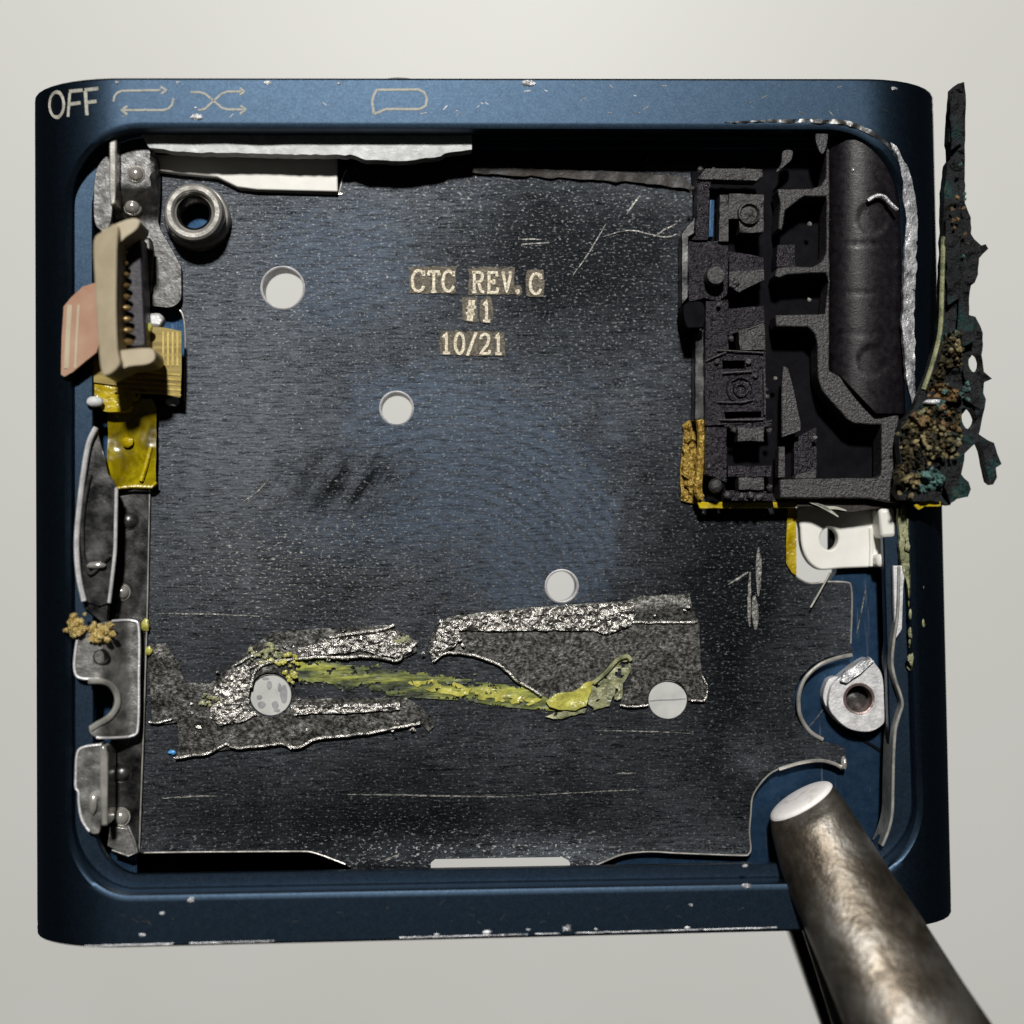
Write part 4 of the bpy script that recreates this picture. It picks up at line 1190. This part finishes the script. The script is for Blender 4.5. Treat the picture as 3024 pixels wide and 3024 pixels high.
# ================================================================== screw boss
sb = Thing("screw_boss", "pale grey cast screw lug with a copper ringed hole in the lower right pocket", "screw lug", P(2530, 2060, FL))
lug = cr([(2568, 1944), (2588, 1964), (2605, 1993), (2613, 2055), (2614, 2118), (2605, 2142), (2568, 2161), (2514, 2155), (2473, 2126), (2447, 2086), (2455, 2030), (2485, 1997), (2539, 1956)], 4)
sb.part("lug", sheet(lug, lambda x, y: -0.165 + 0.003 * nz(x, y, .04), 0.068, [ell(2537, 2064, 46, 46, 32)], spacing=16), M['alu'], bevel=0.005)
sb.part("lug_flap", sheet(cr([(2480, 2000), (2450, 2004), (2436, 2030), (2431, 2060), (2440, 2086), (2450, 2084), (2462, 2040)], 4), -0.19, 0.044), M['alu'], bevel=0.004)
sb.part("lug_burr", sheet(rough_edge([(2568, 1940), (2582, 1952), (2540, 1990), (2500, 2016), (2482, 2010), (2490, 1990), (2530, 1960)], 10, 3, 4), lambda x, y: -0.15 + 0.01 * nz(x, y, .06), 0.02, spacing=9), M['edge'])
q = P(2537, 2064, -0.165)
sb.part("copper_ring", lathe(q, [(.049, -.166), (.047, -.162), (.041, -.164), (.039, -.175), (.039, -.28)], 32), basic("copper_plating", (0.15, 0.10, 0.095, 1), (0.30, 0.23, 0.215, 1), 40, 0.6, 0.45, 0.3, 90, .005))
sb.part("hole_floor", lathe(q, [(.045, -.215), (.02, -.21), (.0005, -.208)], 24), M['steel'])
sb.part("solder_crumb", lump((q[0] - .005, q[1] - .012, -0.205), .022, 8, (1.1, .8, .7), .6), M['edge'])
ZOFF = 0.0
# seam in the floor under the lug
single("floor_seam", "dark curved groove in the navy floor below the screw lug", "groove",
       ptube(cr([(2450, 2092), (2462, 2122), (2486, 2152), (2530, 2176), (2570, 2198), (2600, 2218), (2622, 2240)], 5, False), FL + 0.001, .0055, 8), M['void_dark'], P(2540, 2170, FL))
# lip of the plate's round pocket
single("pocket_lip", "curved polished steel lip lining the plate's round pocket beside the screw lug", "steel lip",
       ptube(cr([(2516, 1934), (2470, 1944), (2420, 1964), (2380, 2000), (2362, 2040), (2358, 2080), (2366, 2120), (2392, 2160), (2430, 2184)], 5, False), W0 + 0.004, .0065, 8), M['nickel'], P(2380, 2060, W0))
# lip end at the lower tab
single("tab_hook", "small rolled steel tab end pointing right above the clamp's tip", "steel lip",
       join(ptube(cr([(2300, 2272), (2360, 2254), (2420, 2246), (2460, 2254), (2484, 2266)], 5, False), W0 + 0.006, .006, 8), lump(P(2492, 2252, W0 + 0.004), .014, 5, (.7, 1.5, .8), .3)), M['nickel'], P(2420, 2250, W0))

# ================================================================== spring blade along the right wall and stains
rb = Thing("edge_blade", "grey bent spring strip standing along the right inner wall", "spring", P(2650, 2080, FL))
path = cr([(2656, 1672), (2654, 1760), (2650, 1830), (2640, 1900), (2636, 1960), (2646, 2010), (2660, 2050), (2666, 2082), (2656, 2116), (2645, 2160), (2640, 2240), (2638, 2330), (2636, 2400), (2626, 2450), (2606, 2500)], 5, False)
ZOFF = 0.08
rb.part("strip", ribbon(path, 9, lambda x, y: -0.128, 0.10), M['alu_dim'], bevel=0.003)
rb.part("upper_web", sheet([(2638, 1670), (2676, 1670), (2668, 1740), (2664, 1860), (2644, 1890), (2640, 1780)], -0.135, 0.02), M['alu'], bevel=0.003)
ZOFF = 0.0
wl = []
rs = random.Random(5)
for i in range(90):
    t = rs.random()
    y = 1510 + t * 470
    x = 2672 + t * 26 + rs.gauss(0, 8) + 14 * math.sin(t * 3)
    wl.append(lump(P(x, y, -0.045 - 0.03 * rs.random()), 0.005 + rs.random() * 0.010 * (1 - .5 * t), i, (.9, 1.6, .6)))
single("wall_stain", "crusty green and yellow stain along the right inner wall above the grey strip", "residue",
       join(*wl, sheet(rough_edge([(2652, 1500), (2672, 1520), (2700, 1600), (2712, 1680), (2714, 1780), (2704, 1880), (2696, 1860), (2684, 1740), (2664, 1680), (2655, 1600)], 14, 4, 9), lambda x, y: -0.055 + 0.012 * nz(x, y, .05), 0.02, spacing=12)), M['residue'], P(2690, 1700, -0.2), kind="stuff")

# ================================================================== foil and glue
def foil_w(amp, band=None):
    def f(x, y):
        w = W0 + 0.010 + amp * (nz(x, y, .028, 5) + 0.7 * nz(x, y, .075, 6))
        if band:
            yc = band(x)
            w += 0.004 * max(0, 1 - abs(y - yc) / 34) * (0.6 + 0.8 * abs(nz(x, y, .045, 8)))
        return max(w, W0 + 0.005)
    return f
foil_l = [(435, 1905), (490, 1900), (530, 1960), (545, 2015), (620, 2020), (690, 1960), (750, 1905), (800, 1868), (950, 1855), (1080, 1848), (1165, 1845), (1190, 1870), (1230, 1895), (1232, 1925), (1180, 1948), (1080, 1935), (1020, 1945), (900, 1942), (874, 1956), (866, 2000), (862, 2040), (875, 2065),
          (1000, 2062), (1200, 2060), (1235, 2085), (1272, 2115), (1283, 2145), (1265, 2160), (1245, 2135), (1100, 2165), (930, 2185), (875, 2212), (850, 2200), (800, 2195), (740, 2205), (680, 2210), (610, 2225), (515, 2240), (530, 2200), (525, 2135), (450, 2138), (445, 2050)]
fo = Thing("foil_scrap", "ragged torn foil scrap left of the glue smear, wrapped round the spotted disc", "foil", P(800, 2050, W0), "torn foil scraps on the plate")
fo.part("foil_sheet", sheet(rough_edge(foil_l, 14, 4, 1), foil_w(0.0025), 0.004, [ell(799, 2052, 66, 66, 30)], spacing=11), M['foil'], smooth=40)
for pts, r in [([(850, 2200), (880, 2208), (930, 2183), (1010, 2174), (1100, 2163), (1180, 2146), (1242, 2134)], .0055), ([(515, 2240), (560, 2232), (612, 2224), (655, 2202), (672, 2196), (690, 2208), (760, 2205), (830, 2196), (860, 2212)], .005), ([(740, 2030), (750, 1990), (780, 1962), (830, 1950), (880, 1945), (960, 1940), (1030, 1945)], .0055),
               ([(975, 1882), (1030, 1874), (1080, 1866), (1130, 1858), (1166, 1846)], .006), ([(700, 2070), (702, 2020), (720, 1985), (760, 1960), (800, 1950)], .006), ([(440, 2132), (470, 2134), (510, 2122)], .004), ([(1000, 1942), (1100, 1938), (1170, 1950), (1195, 1925), (1230, 1900)], .0055), ([(690, 1965), (720, 1950), (760, 1925)], .0045)]:
    fo.part("bright_fold", ptube([(x + 2 * nz(x, y, .06, 1), y + 3 * nz(x, y, .06, 2)) for x, y in cr(pts, 6, False)], W0 + 0.016, r, 6), M['foil_bright'])
rs = random.Random(21)
cl = []
for i in range(60):
    if i % 3 == 0:
        x, y = rs.gauss(660, 30), rs.gauss(2090, 34)
    elif i % 3 == 1:
        x, y = rs.uniform(830, 1240), rs.gauss(1905, 18)
    else:
        x, y = rs.uniform(560, 1240), rs.gauss(2110, 26)
    if math.hypot(x - 799, y - 2052) < 70:
        continue
    cl.append(lump(P(x, y, W0 + 0.014), 0.002 + rs.random() * 0.004, i, (1.5, 1, .5), .8))
fo.part("foil_crumbs", join(*cl), M['foil_bright'], kind="stuff")
def crumple(poly, amp, seed, spacing=8, lift=0.021):
    return sheet(rough_edge(poly, 12, 4, seed), lambda x, y: W0 + lift + amp * (nz(x, y, .05, seed) + nz(x, y, .11, seed + 1)), 0.006, spacing=spacing)
fo.part("crumpled_patch", crumple([(632, 2030), (690, 1975), (735, 1955), (738, 2010), (735, 2080), (760, 2110), (720, 2130), (650, 2140), (620, 2120)], 0.005, 31), M['foil_bright'], smooth=0)
fo.part("crumpled_patch", crumple([(880, 1915), (980, 1890), (1100, 1872), (1160, 1862), (1220, 1896), (1215, 1925), (1170, 1942), (1060, 1922), (960, 1934), (885, 1938)], 0.004, 33), M['foil_bright'], smooth=0)
fo.part("crumpled_patch", crumple([(860, 2085), (960, 2080), (1080, 2078), (1180, 2076), (1180, 2096), (1060, 2104), (930, 2108), (868, 2110)], 0.0035, 35), M['foil_bright'], smooth=0)
foil_r = [(1290, 1835), (1340, 1820), (1400, 1812), (1600, 1790), (1850, 1775), (1900, 1758), (1970, 1758), (2035, 1752), (2045, 1800), (2065, 1835), (2068, 1950), (2075, 2000), (2090, 2030), (2080, 2070), (2035, 2068), (1960, 2083), (1830, 2080), (1850, 2040), (1862, 2000), (1862, 1955), (1840, 1940), (1800, 1962), (1760, 2004), (1700, 2042), (1620, 2062), (1580, 2040), (1520, 2000), (1480, 1965), (1400, 1930), (1330, 1925), (1280, 1955), (1262, 1925), (1270, 1890)]
fr = Thing("foil_scrap", "large silvery foil scrap right of the tear with a crumpled bright upper band", "foil", P(1650, 1900, W0), "torn foil scraps on the plate")
bandf = lambda x: 1828 - 0.055 * (x - 1400)
fr.part("foil_sheet", sheet(rough_edge(foil_r, 14, 3.5, 2), foil_w(0.0014, bandf), 0.004, [ell(1972, 2066, 60, 60, 30)], spacing=11), M['foil'], smooth=40)
for pts, r in [([(1280, 1955), (1310, 1930), (1340, 1928), (1400, 1935), (1470, 1962), (1500, 1985), (1525, 2008), (1570, 2036), (1600, 2055)], .005), ([(1830, 2082), (1870, 2086), (1915, 2082)], .004), ([(2040, 2068), (2080, 2068), (2088, 2030), (2074, 1998)], .004), ([(1780, 1836), (1860, 1836), (1950, 1838), (2060, 1836)], .0045)]:
    fr.part("bright_fold", ptube([(x + 2 * nz(x, y, .06, 1), y + 3 * nz(x, y, .06, 2)) for x, y in cr(pts, 6, False)], W0 + 0.014, r, 6), M['foil_bright'])
fr.part("crumpled_band", crumple([(1345, 1826), (1450, 1812), (1600, 1794), (1760, 1784), (1870, 1778), (1880, 1812), (1860, 1850), (1800, 1872), (1740, 1862), (1600, 1862), (1450, 1864), (1350, 1862)], 0.0055, 37), M['foil_bright'], smooth=0)
fr.part("crumpled_patch", crumple([(1282, 1890), (1300, 1842), (1350, 1830), (1358, 1880), (1340, 1912), (1290, 1940), (1268, 1925)], 0.005, 39), M['foil_bright'], smooth=0)
cl = []
for i in range(60):
    x = rs.uniform(1290, 2050) if i % 4 else rs.gauss(1310, 35)
    y = bandf(x) + rs.gauss(6, 14) if i % 4 else rs.gauss(1880, 30)
    if x > 1900 and i % 2:
        continue
    cl.append(lump(P(x, y, W0 + 0.026), 0.002 + rs.random() * 0.004, i, (1.6, 1, .5), .8))
fr.part("foil_crumbs", join(*cl), M['foil_bright'], kind="stuff")

# dried glue smear between the two scraps
smear = [(880, 1955), (960, 1945), (1060, 1940), (1180, 1952), (1260, 1955), (1320, 1970), (1400, 1990), (1500, 2010), (1580, 2035), (1640, 2060), (1640, 2100), (1540, 2092), (1460, 2084), (1380, 2070), (1260, 2062), (1120, 2060), (1000, 2052), (900, 2030), (870, 1990)]
def smear_keep(x, y):
    yc = 1975 + (x - 880) * 0.135
    d = abs(y - yc) / 40
    v = nz(x * .45, y * 1.3, .05, 4) + .5 * nz(x * .6, y * 1.5, .13, 2)
    return v > -0.52 + 0.8 * d * d - 0.1 * (1 if x > 1180 else 0)
gs = Thing("glue_smear", "dried yellow green glue smear streaked across the bare plate between the foil scraps", "glue", P(1300, 2020, W0))
gs.part("smear_film", sheet(smear, lambda x, y: W0 + 0.006 + 0.002 * nz(x, y, .08), 0.003, spacing=7, keep=smear_keep), M['glue'], kind="stuff")
gs.part("thick_streak", sheet(rough_edge([(1190, 2010), (1290, 2008), (1400, 2026), (1500, 2044), (1600, 2066), (1560, 2082), (1460, 2074), (1340, 2052), (1240, 2034)], 12, 6, 4), lambda x, y: W0 + 0.010 + 0.003 * nz(x, y, .05), 0.006, spacing=10, keep=lambda x, y: nz(x * .6, y * 1.4, .06, 9) > -0.05), M['glue_thick'])
gs.part("glue_bead", sheet(rough_edge([(1612, 2070), (1640, 2050), (1700, 2040), (1730, 2015), (1752, 2010), (1748, 2036), (1738, 2060), (1732, 2084), (1700, 2098), (1650, 2096), (1624, 2088)], 12, 3, 6), lambda x, y: W0 + 0.022 + 0.006 * nz(x, y, .04), 0.014, spacing=10), M['glue_thick'], bevel=0)
gs.part("pale_film", sheet(rough_edge([(1740, 2014), (1790, 1985), (1830, 1945), (1858, 1938), (1864, 1975), (1840, 2020), (1836, 2060), (1800, 2085), (1740, 2100), (1660, 2124), (1610, 2118), (1640, 2104), (1730, 2090), (1744, 2050)], 12, 4, 7), lambda x, y: W0 + 0.012 + 0.006 * nz(x, y, .05), 0.008, spacing=10, keep=lambda x, y: nz(x, y, .05, 5) > -.35), M['glue_pale'])
gs.part("glue_tip", ptube(cr([(1752, 2018), (1790, 1985), (1820, 1952), (1850, 1938), (1864, 1950)], 5, False), W0 + 0.02, .007, 7), M['glue_pale'])
for i, (cx_, cy_, n_) in enumerate([(800, 1925, 26), (850, 1950, 16), (865, 1995, 12), (1185, 1880, 12), (620, 2070, 14), (760, 1925, 10)]):
    cl = [lump(P(rs.gauss(cx_, 16), rs.gauss(cy_, 14), W0 + 0.022), 0.002 + rs.random() * .005, k, (1.4, 1, .5), .9) for k in range(n_)]
    gs.part("glue_crumbs", join(*cl), M['glue_thick'] if i in (1, 2) else M['glue_pale'], kind="stuff")

# ================================================================== scorched strip on the right edge
st_out = [(2812, 255), (2828, 248), (2848, 243), (2853, 300), (2850, 380), (2849, 480), (2850, 600), (2858, 622), (2868, 642), (2868, 690), (2876, 706), (2898, 725), (2912, 722), (2920, 735), (2902, 750), (2892, 762), (2888, 810), (2880, 835), (2866, 845), (2862, 880), (2861, 930), (2882, 936), (2895, 965), (2903, 985), (2900, 1050), (2906, 1098), (2932, 1118), (2906, 1130), (2903, 1160),
          (2912, 1180), (2903, 1225), (2894, 1270), (2891, 1282), (2904, 1292), (2935, 1308), (2945, 1340), (2957, 1372), (2941, 1382), (2943, 1410), (2933, 1430), (2921, 1420), (2909, 1372), (2903, 1330), (2890, 1302), (2870, 1320), (2848, 1338), (2840, 1400), (2862, 1425), (2868, 1445), (2858, 1468), (2825, 1473), (2815, 1468), (2808, 1490), (2795, 1490), (2770, 1480), (2710, 1478), (2660, 1474), (2645, 1455),
          (2660, 1380), (2655, 1300), (2665, 1240), (2700, 1205), (2722, 1150), (2748, 1080), (2772, 1000), (2778, 900), (2784, 760), (2790, 560), (2799, 480), (2808, 468), (2803, 400), (2808, 330)]
ss = Thing("scorched_strip", "scorched black board strip crusted with tan and teal corrosion beside the right edge", "burnt board", P(2800, 1100, -0.03))
ss.part("board", sheet(rough_edge(st_out, 16, 3.2, 11), lambda x, y: 0.02 + 0.020 * nz(x, y, .018, 3) + 0.012 * nz(x, y, .06, 4) + (0.015 if x < 2760 else 0), 0.045, [rough_edge(ell(2880, 1070, 20, 30, 18), 8, 4, 1), rough_edge(ell(2862, 1236, 22, 32, 18), 8, 4, 2)], spacing=13), M['scorch'], smooth=30)
ss.part("board_edge", ptube(cr([(2842, 700), (2838, 820), (2836, 920), (2830, 1000)], 5, False), 0.045, .006, 6), M['scorch'])
ss.part("board_edge", ptube(cr([(2786, 700), (2782, 860), (2776, 980), (2752, 1080), (2728, 1150)], 5, False), 0.04, .007, 6), M['residue'])
k = NT("corroded_crust")
cc = k.noise(13, 5, 0.7, dist=0.6)
c2 = k.noise(7, 3, 0.6, k.vec((1, 1, 1), (3.1, 0, 0)))
col = k.ramp(cc, [(0.36, (0.006, 0.008, 0.007, 1)), (0.49, (0.035, 0.027, 0.011, 1)), (0.58, (0.14, 0.11, 0.045, 1)), (0.70, (0.40, 0.34, 0.17, 1))])
teal = k.ramp(cc, [(0.32, (0.008, 0.018, 0.016, 1)), (0.52, (0.05, 0.10, 0.085, 1)), (0.68, (0.22, 0.36, 0.31, 1))])
k.set(color=k.mix(k.gray(c2, [(0.52, 0), (0.62, 1)]), col, teal), rough=0.6)
k.bump(k.noise(50, 4, 0.7), 0.8, 0.02)
M['crust'] = k.m
rs = random.Random(42)
def crust(poly, lift, amp, seed):
    return sheet(rough_edge(poly, 12, 7, seed), lambda x, y: 0.022 + lift + amp * (1.2 * abs(nz(x, y, .03, seed)) + 0.9 * abs(nz(x, y, .065, seed + 1)) + 0.8 * nz(x, y, .16, seed + 2)), 0.06, spacing=6.5)
ss.part("corrosion_crust", crust([(2668, 1262), (2700, 1222), (2740, 1200), (2800, 1196), (2836, 1220), (2842, 1300), (2820, 1332), (2770, 1345), (2730, 1370), (2716, 1440), (2664, 1448), (2656, 1400), (2668, 1340)], 0.012, 0.036, 3), M['crust'], smooth=0, kind="stuff")
ss.part("corrosion_crust", crust([(2712, 1388), (2770, 1384), (2792, 1410), (2780, 1448), (2720, 1452)], 0.006, 0.03, 8), M['crumb_teal'], smooth=0, kind="stuff")
ss.part("corrosion_crust", crust([(2796, 985), (2830, 975), (2846, 1020), (2838, 1080), (2800, 1085), (2786, 1130), (2764, 1150), (2752, 1120), (2778, 1060)], 0.004, 0.035, 12), M['crust'], smooth=0, kind="stuff")
ss.part("corrosion_crust", crust([(2746, 1140), (2790, 1132), (2830, 1150), (2832, 1190), (2770, 1176), (2736, 1180)], 0.002, 0.03, 17), M['crumb_brown'], smooth=0, kind="stuff")
def crumbs(spec, mat, name="corrosion_crumbs"):
    cl = []
    for (cx_, cy_, sx, sy, n_, r0, r1) in spec:
        for k in range(n_):
            x, y = rs.gauss(cx_, sx), rs.gauss(cy_, sy)
            cl.append(lump(P(x, y, 0.05 + rs.random() * 0.03), r0 + rs.random() * (r1 - r0), k + cx_, (1, 1, .8), .9))
    ss.part(name, join(*cl), M[mat], kind="stuff")
crumbs([(2755, 1300, 40, 30, 40, .003, .008), (2690, 1410, 16, 24, 16, .003, .008), (2822, 1020, 12, 26, 12, .003, .007), (2785, 1340, 26, 14, 14, .003, .007)], 'crumb')
crumbs([(2740, 1410, 20, 14, 9, .004, .010), (2800, 1180, 26, 30, 10, .003, .008), (2856, 1160, 16, 16, 7, .004, .009), (2845, 640, 5, 60, 5, .003, .006)], 'crumb_teal')
crumbs([(2740, 1240, 30, 20, 12, .004, .010), (2800, 1260, 24, 40, 12, .004, .009), (2830, 660, 14, 30, 8, .003, .007)], 'crumb_brown')
for i, (poly, w, mt) in enumerate([([(2796, 620), (2838, 610), (2842, 760), (2836, 880), (2800, 900), (2792, 760)], 0.046, 'scorch'), ([(2838, 900), (2862, 940), (2888, 960), (2880, 1010), (2842, 1020), (2830, 960)], 0.05, 'scorch'),
        ([(2846, 1080), (2890, 1110), (2900, 1150), (2882, 1200), (2850, 1180)], 0.045, 'scorch'), ([(2800, 1390), (2834, 1400), (2830, 1470), (2806, 1484), (2790, 1440)], 0.05, 'scorch'), ([(2806, 300), (2840, 280), (2842, 420), (2812, 440)], 0.04, 'scorch'), ([(2690, 1440), (2780, 1452), (2776, 1482), (2680, 1476)], 0.05, 'scorch')]):
    ss.part("torn_layer", sheet(rough_edge(poly, 10, 6, i + 50), lambda x, y: w + 0.014 * nz(x, y, .03, i), 0.006, spacing=10), M[mt], smooth=0)
ss.part("bright_sliver", lump(P(2760, 1187, 0.05), .022, 3, (1.6, .38, .4), .2), M['edge'])
ss.part("yellow_sliver", sheet(rough_edge([(2700, 1492), (2720, 1480), (2776, 1480), (2778, 1494), (2730, 1496), (2712, 1506)], 8, 3, 2), 0.03, 0.012), M['kapton_solid'])

# ================================================================== loose fibres
for pts, lab in [([(2452, 1690), (2425, 1740), (2394, 1794)], "fine pale fibre crossing the plate below the white tab"),
                 ([(650, 372), (668, 384), (682, 396)], "short pale fibre lying over the white strip"),
                 ([(2562, 592), (2590, 578), (2612, 582), (2628, 600), (2650, 620)], "bright curled swarf hooked from the chipped edge over the barrel")]:
    big = 'swarf' in lab
    single("swarf" if big else "fibre", lab, "swarf" if big else "fibre", ptube(cr(pts, 6, False), 0.0 if big else W0 + 0.03, 0.006 if big else 0.003, 6), M['edge'] if big else M['fibre'], P(pts[1][0], pts[1][1], W0),
           group=None if big else "loose fibres")
lg = []
for pts in ([(2386, 2150), (2420, 2110), (2442, 2076)], [(2530, 1870), (2545, 1800), (2556, 1740)], [(2600, 1930), (2620, 1905)]):
    lg.append(ribbon(cr(pts, 5, False), 3, FL + 0.003, 0.002, True))
housing.part("floor_scratches", join(*lg), M['scratch'], kind="stuff")

# ================================================================== the clamp gripping the lower right corner (built upright in the room, not tilted with the housing)
def W(x, y, z):
    """traced point at room height z"""
    k = (D - z) / D
    return ((x - 1512) / 1000.0 * k, -(y - 1512) / 1000.0 * k, z)
class RoomThing(Thing):
    def __init__(s, name, label, cat, base):
        Thing.__init__(s, name, label, cat, base)
        s.o.matrix_world = Matrix.Translation(Vector(base))
ck = RoomThing("clamp", "worn brown steel clamp jaw gripping the housing's lower right corner", "clamp", W(2361, 2380, -0.2))
# stations along the jaw: left and right silhouette, height of the axis
stn = [((2272, 2412), (2452, 2306), -0.10), ((2281, 2470), (2482, 2346), -0.085), ((2302, 2560), (2560, 2462), -0.05), ((2334, 2650), (2634, 2580), 0.0), ((2368, 2722), (2712, 2696), 0.05), ((2440, 2900), (2842, 2896), 0.14), ((2500, 3046), (2945, 3046), 0.21), ((2640, 3390), (3180, 3390), 0.36)]
rv, rf = [], []
NSG = 40
axis_pts = []
for i, (a, b, z) in enumerate(stn):
    A, B = Vector(W(*a, z)), Vector(W(*b, z))
    axis_pts.append(((A + B) / 2, (B - A)))
ax = (axis_pts[-1][0] - axis_pts[0][0]).normalized()
rings_ = []
for i, (c, d) in enumerate(axis_pts):
    side = Vector((d.x, d.y, 0))
    perp = Vector((-ax.y, ax.x, 0)).normalized()
    r = abs(side.dot(perp)) / 2
    side_n = side.normalized()
    upv = Vector((0, 0, 1))
    rg = []
    for k in range(NSG):
        th = 2 * math.pi * k / NSG
        wob = 1 + 0.012 * noise.noise(Vector((math.cos(th) * 2, math.sin(th) * 2, i * .7)))
        p = c + side * 0.5 * math.cos(th) * wob + upv * r * 1.0 * math.sin(th) * wob
        if i == 0:      # obliquely cut end: top of the ring lies further back
            p = p + Vector((ax.x, ax.y, 0)) * (0.006 * math.sin(th) + 0.010)
            p.z = c.z + r * (0.9 * math.sin(th))
        rg.append(tuple(p))
    rings_.append(rg)
# soft lip then the flat end
def lerp_ring(r0, c, f, dz):
    return [tuple(Vector(p).lerp(Vector(c), f) + Vector((0, 0, dz))) for p in r0]
fine = []
for i in range(len(rings_) - 1):
    for t in np.linspace(0, 1, 6)[:-1]:
        fine.append([tuple(Vector(p).lerp(Vector(q), float(t))) for p, q in zip(rings_[i], rings_[i + 1])])
fine.append(rings_[-1])
V = [p for r in fine for p in r]
F = []
for i in range(len(fine) - 1):
    for k in range(NSG):
        F.append((i * NSG + k, i * NSG + (k + 1) % NSG, (i + 1) * NSG + (k + 1) % NSG, (i + 1) * NSG + k))
F.append(tuple((len(fine) - 1) * NSG + k for k in range(NSG)))
ck.part("upper_jaw", (V, F), M['tool'], smooth=60)
c0 = sum((Vector(p) for p in fine[0]), Vector()) / NSG
cdir = Vector((-ax.x, -ax.y, 0.45)).normalized()
cap = [fine[0]] + [[tuple(Vector(p).lerp(c0, f) + cdir * h) for p in fine[0]] for f, h in ((0.03, 0.007), (0.09, 0.012), (0.2, 0.016), (0.5, 0.021))]
V = [p for r in cap for p in r] + [tuple(c0 + cdir * 0.023)]
F = [(i * NSG + k, i * NSG + (k + 1) % NSG, (i + 1) * NSG + (k + 1) % NSG, (i + 1) * NSG + k) for i in range(4) for k in range(NSG)]
F += [(4 * NSG + k, 4 * NSG + (k + 1) % NSG, 5 * NSG) for k in range(NSG)]
ck.part("jaw_end", (V, F), M['tool_end'], smooth=60)
def bar(pts_l, pts_r, zt, th):
    V, F = [], []
    for a, b, z in zip(pts_l, pts_r, zt):
        p, q = W(*a, z), W(*b, z)
        V += [p, q, (q[0], q[1], z - th), (p[0], p[1], z - th)]
    m = len(pts_l)
    for i in range(m - 1):
        for k in range(4):
            F.append((4 * i + k, 4 * i + (k + 1) % 4, 4 * i + 4 + (k + 1) % 4, 4 * i + 4 + k))
    F += [(0, 1, 2, 3), tuple(4 * m - 4 + k for k in range(4))]
    return V, F
ck.part("lower_jaw", bar([(2290, 2620), (2330, 2738), (2432, 3030), (2560, 3390)], [(2500, 2620), (2560, 2738), (2700, 3030), (2860, 3390)], [-0.52, -0.50, -0.40, -0.28], 0.12), M['tool_dark'], bevel=0.01)
ck.part("jaw_flange", bar([(2356, 2706), (2370, 2745), (2408, 2860), (2464, 3040), (2575, 3390)], [(2420, 2706), (2450, 2790), (2500, 2900), (2560, 3040), (2700, 3390)], [-0.03, -0.02, 0.0, 0.03, 0.10], 0.03), M['tool_pale'], bevel=0.006)
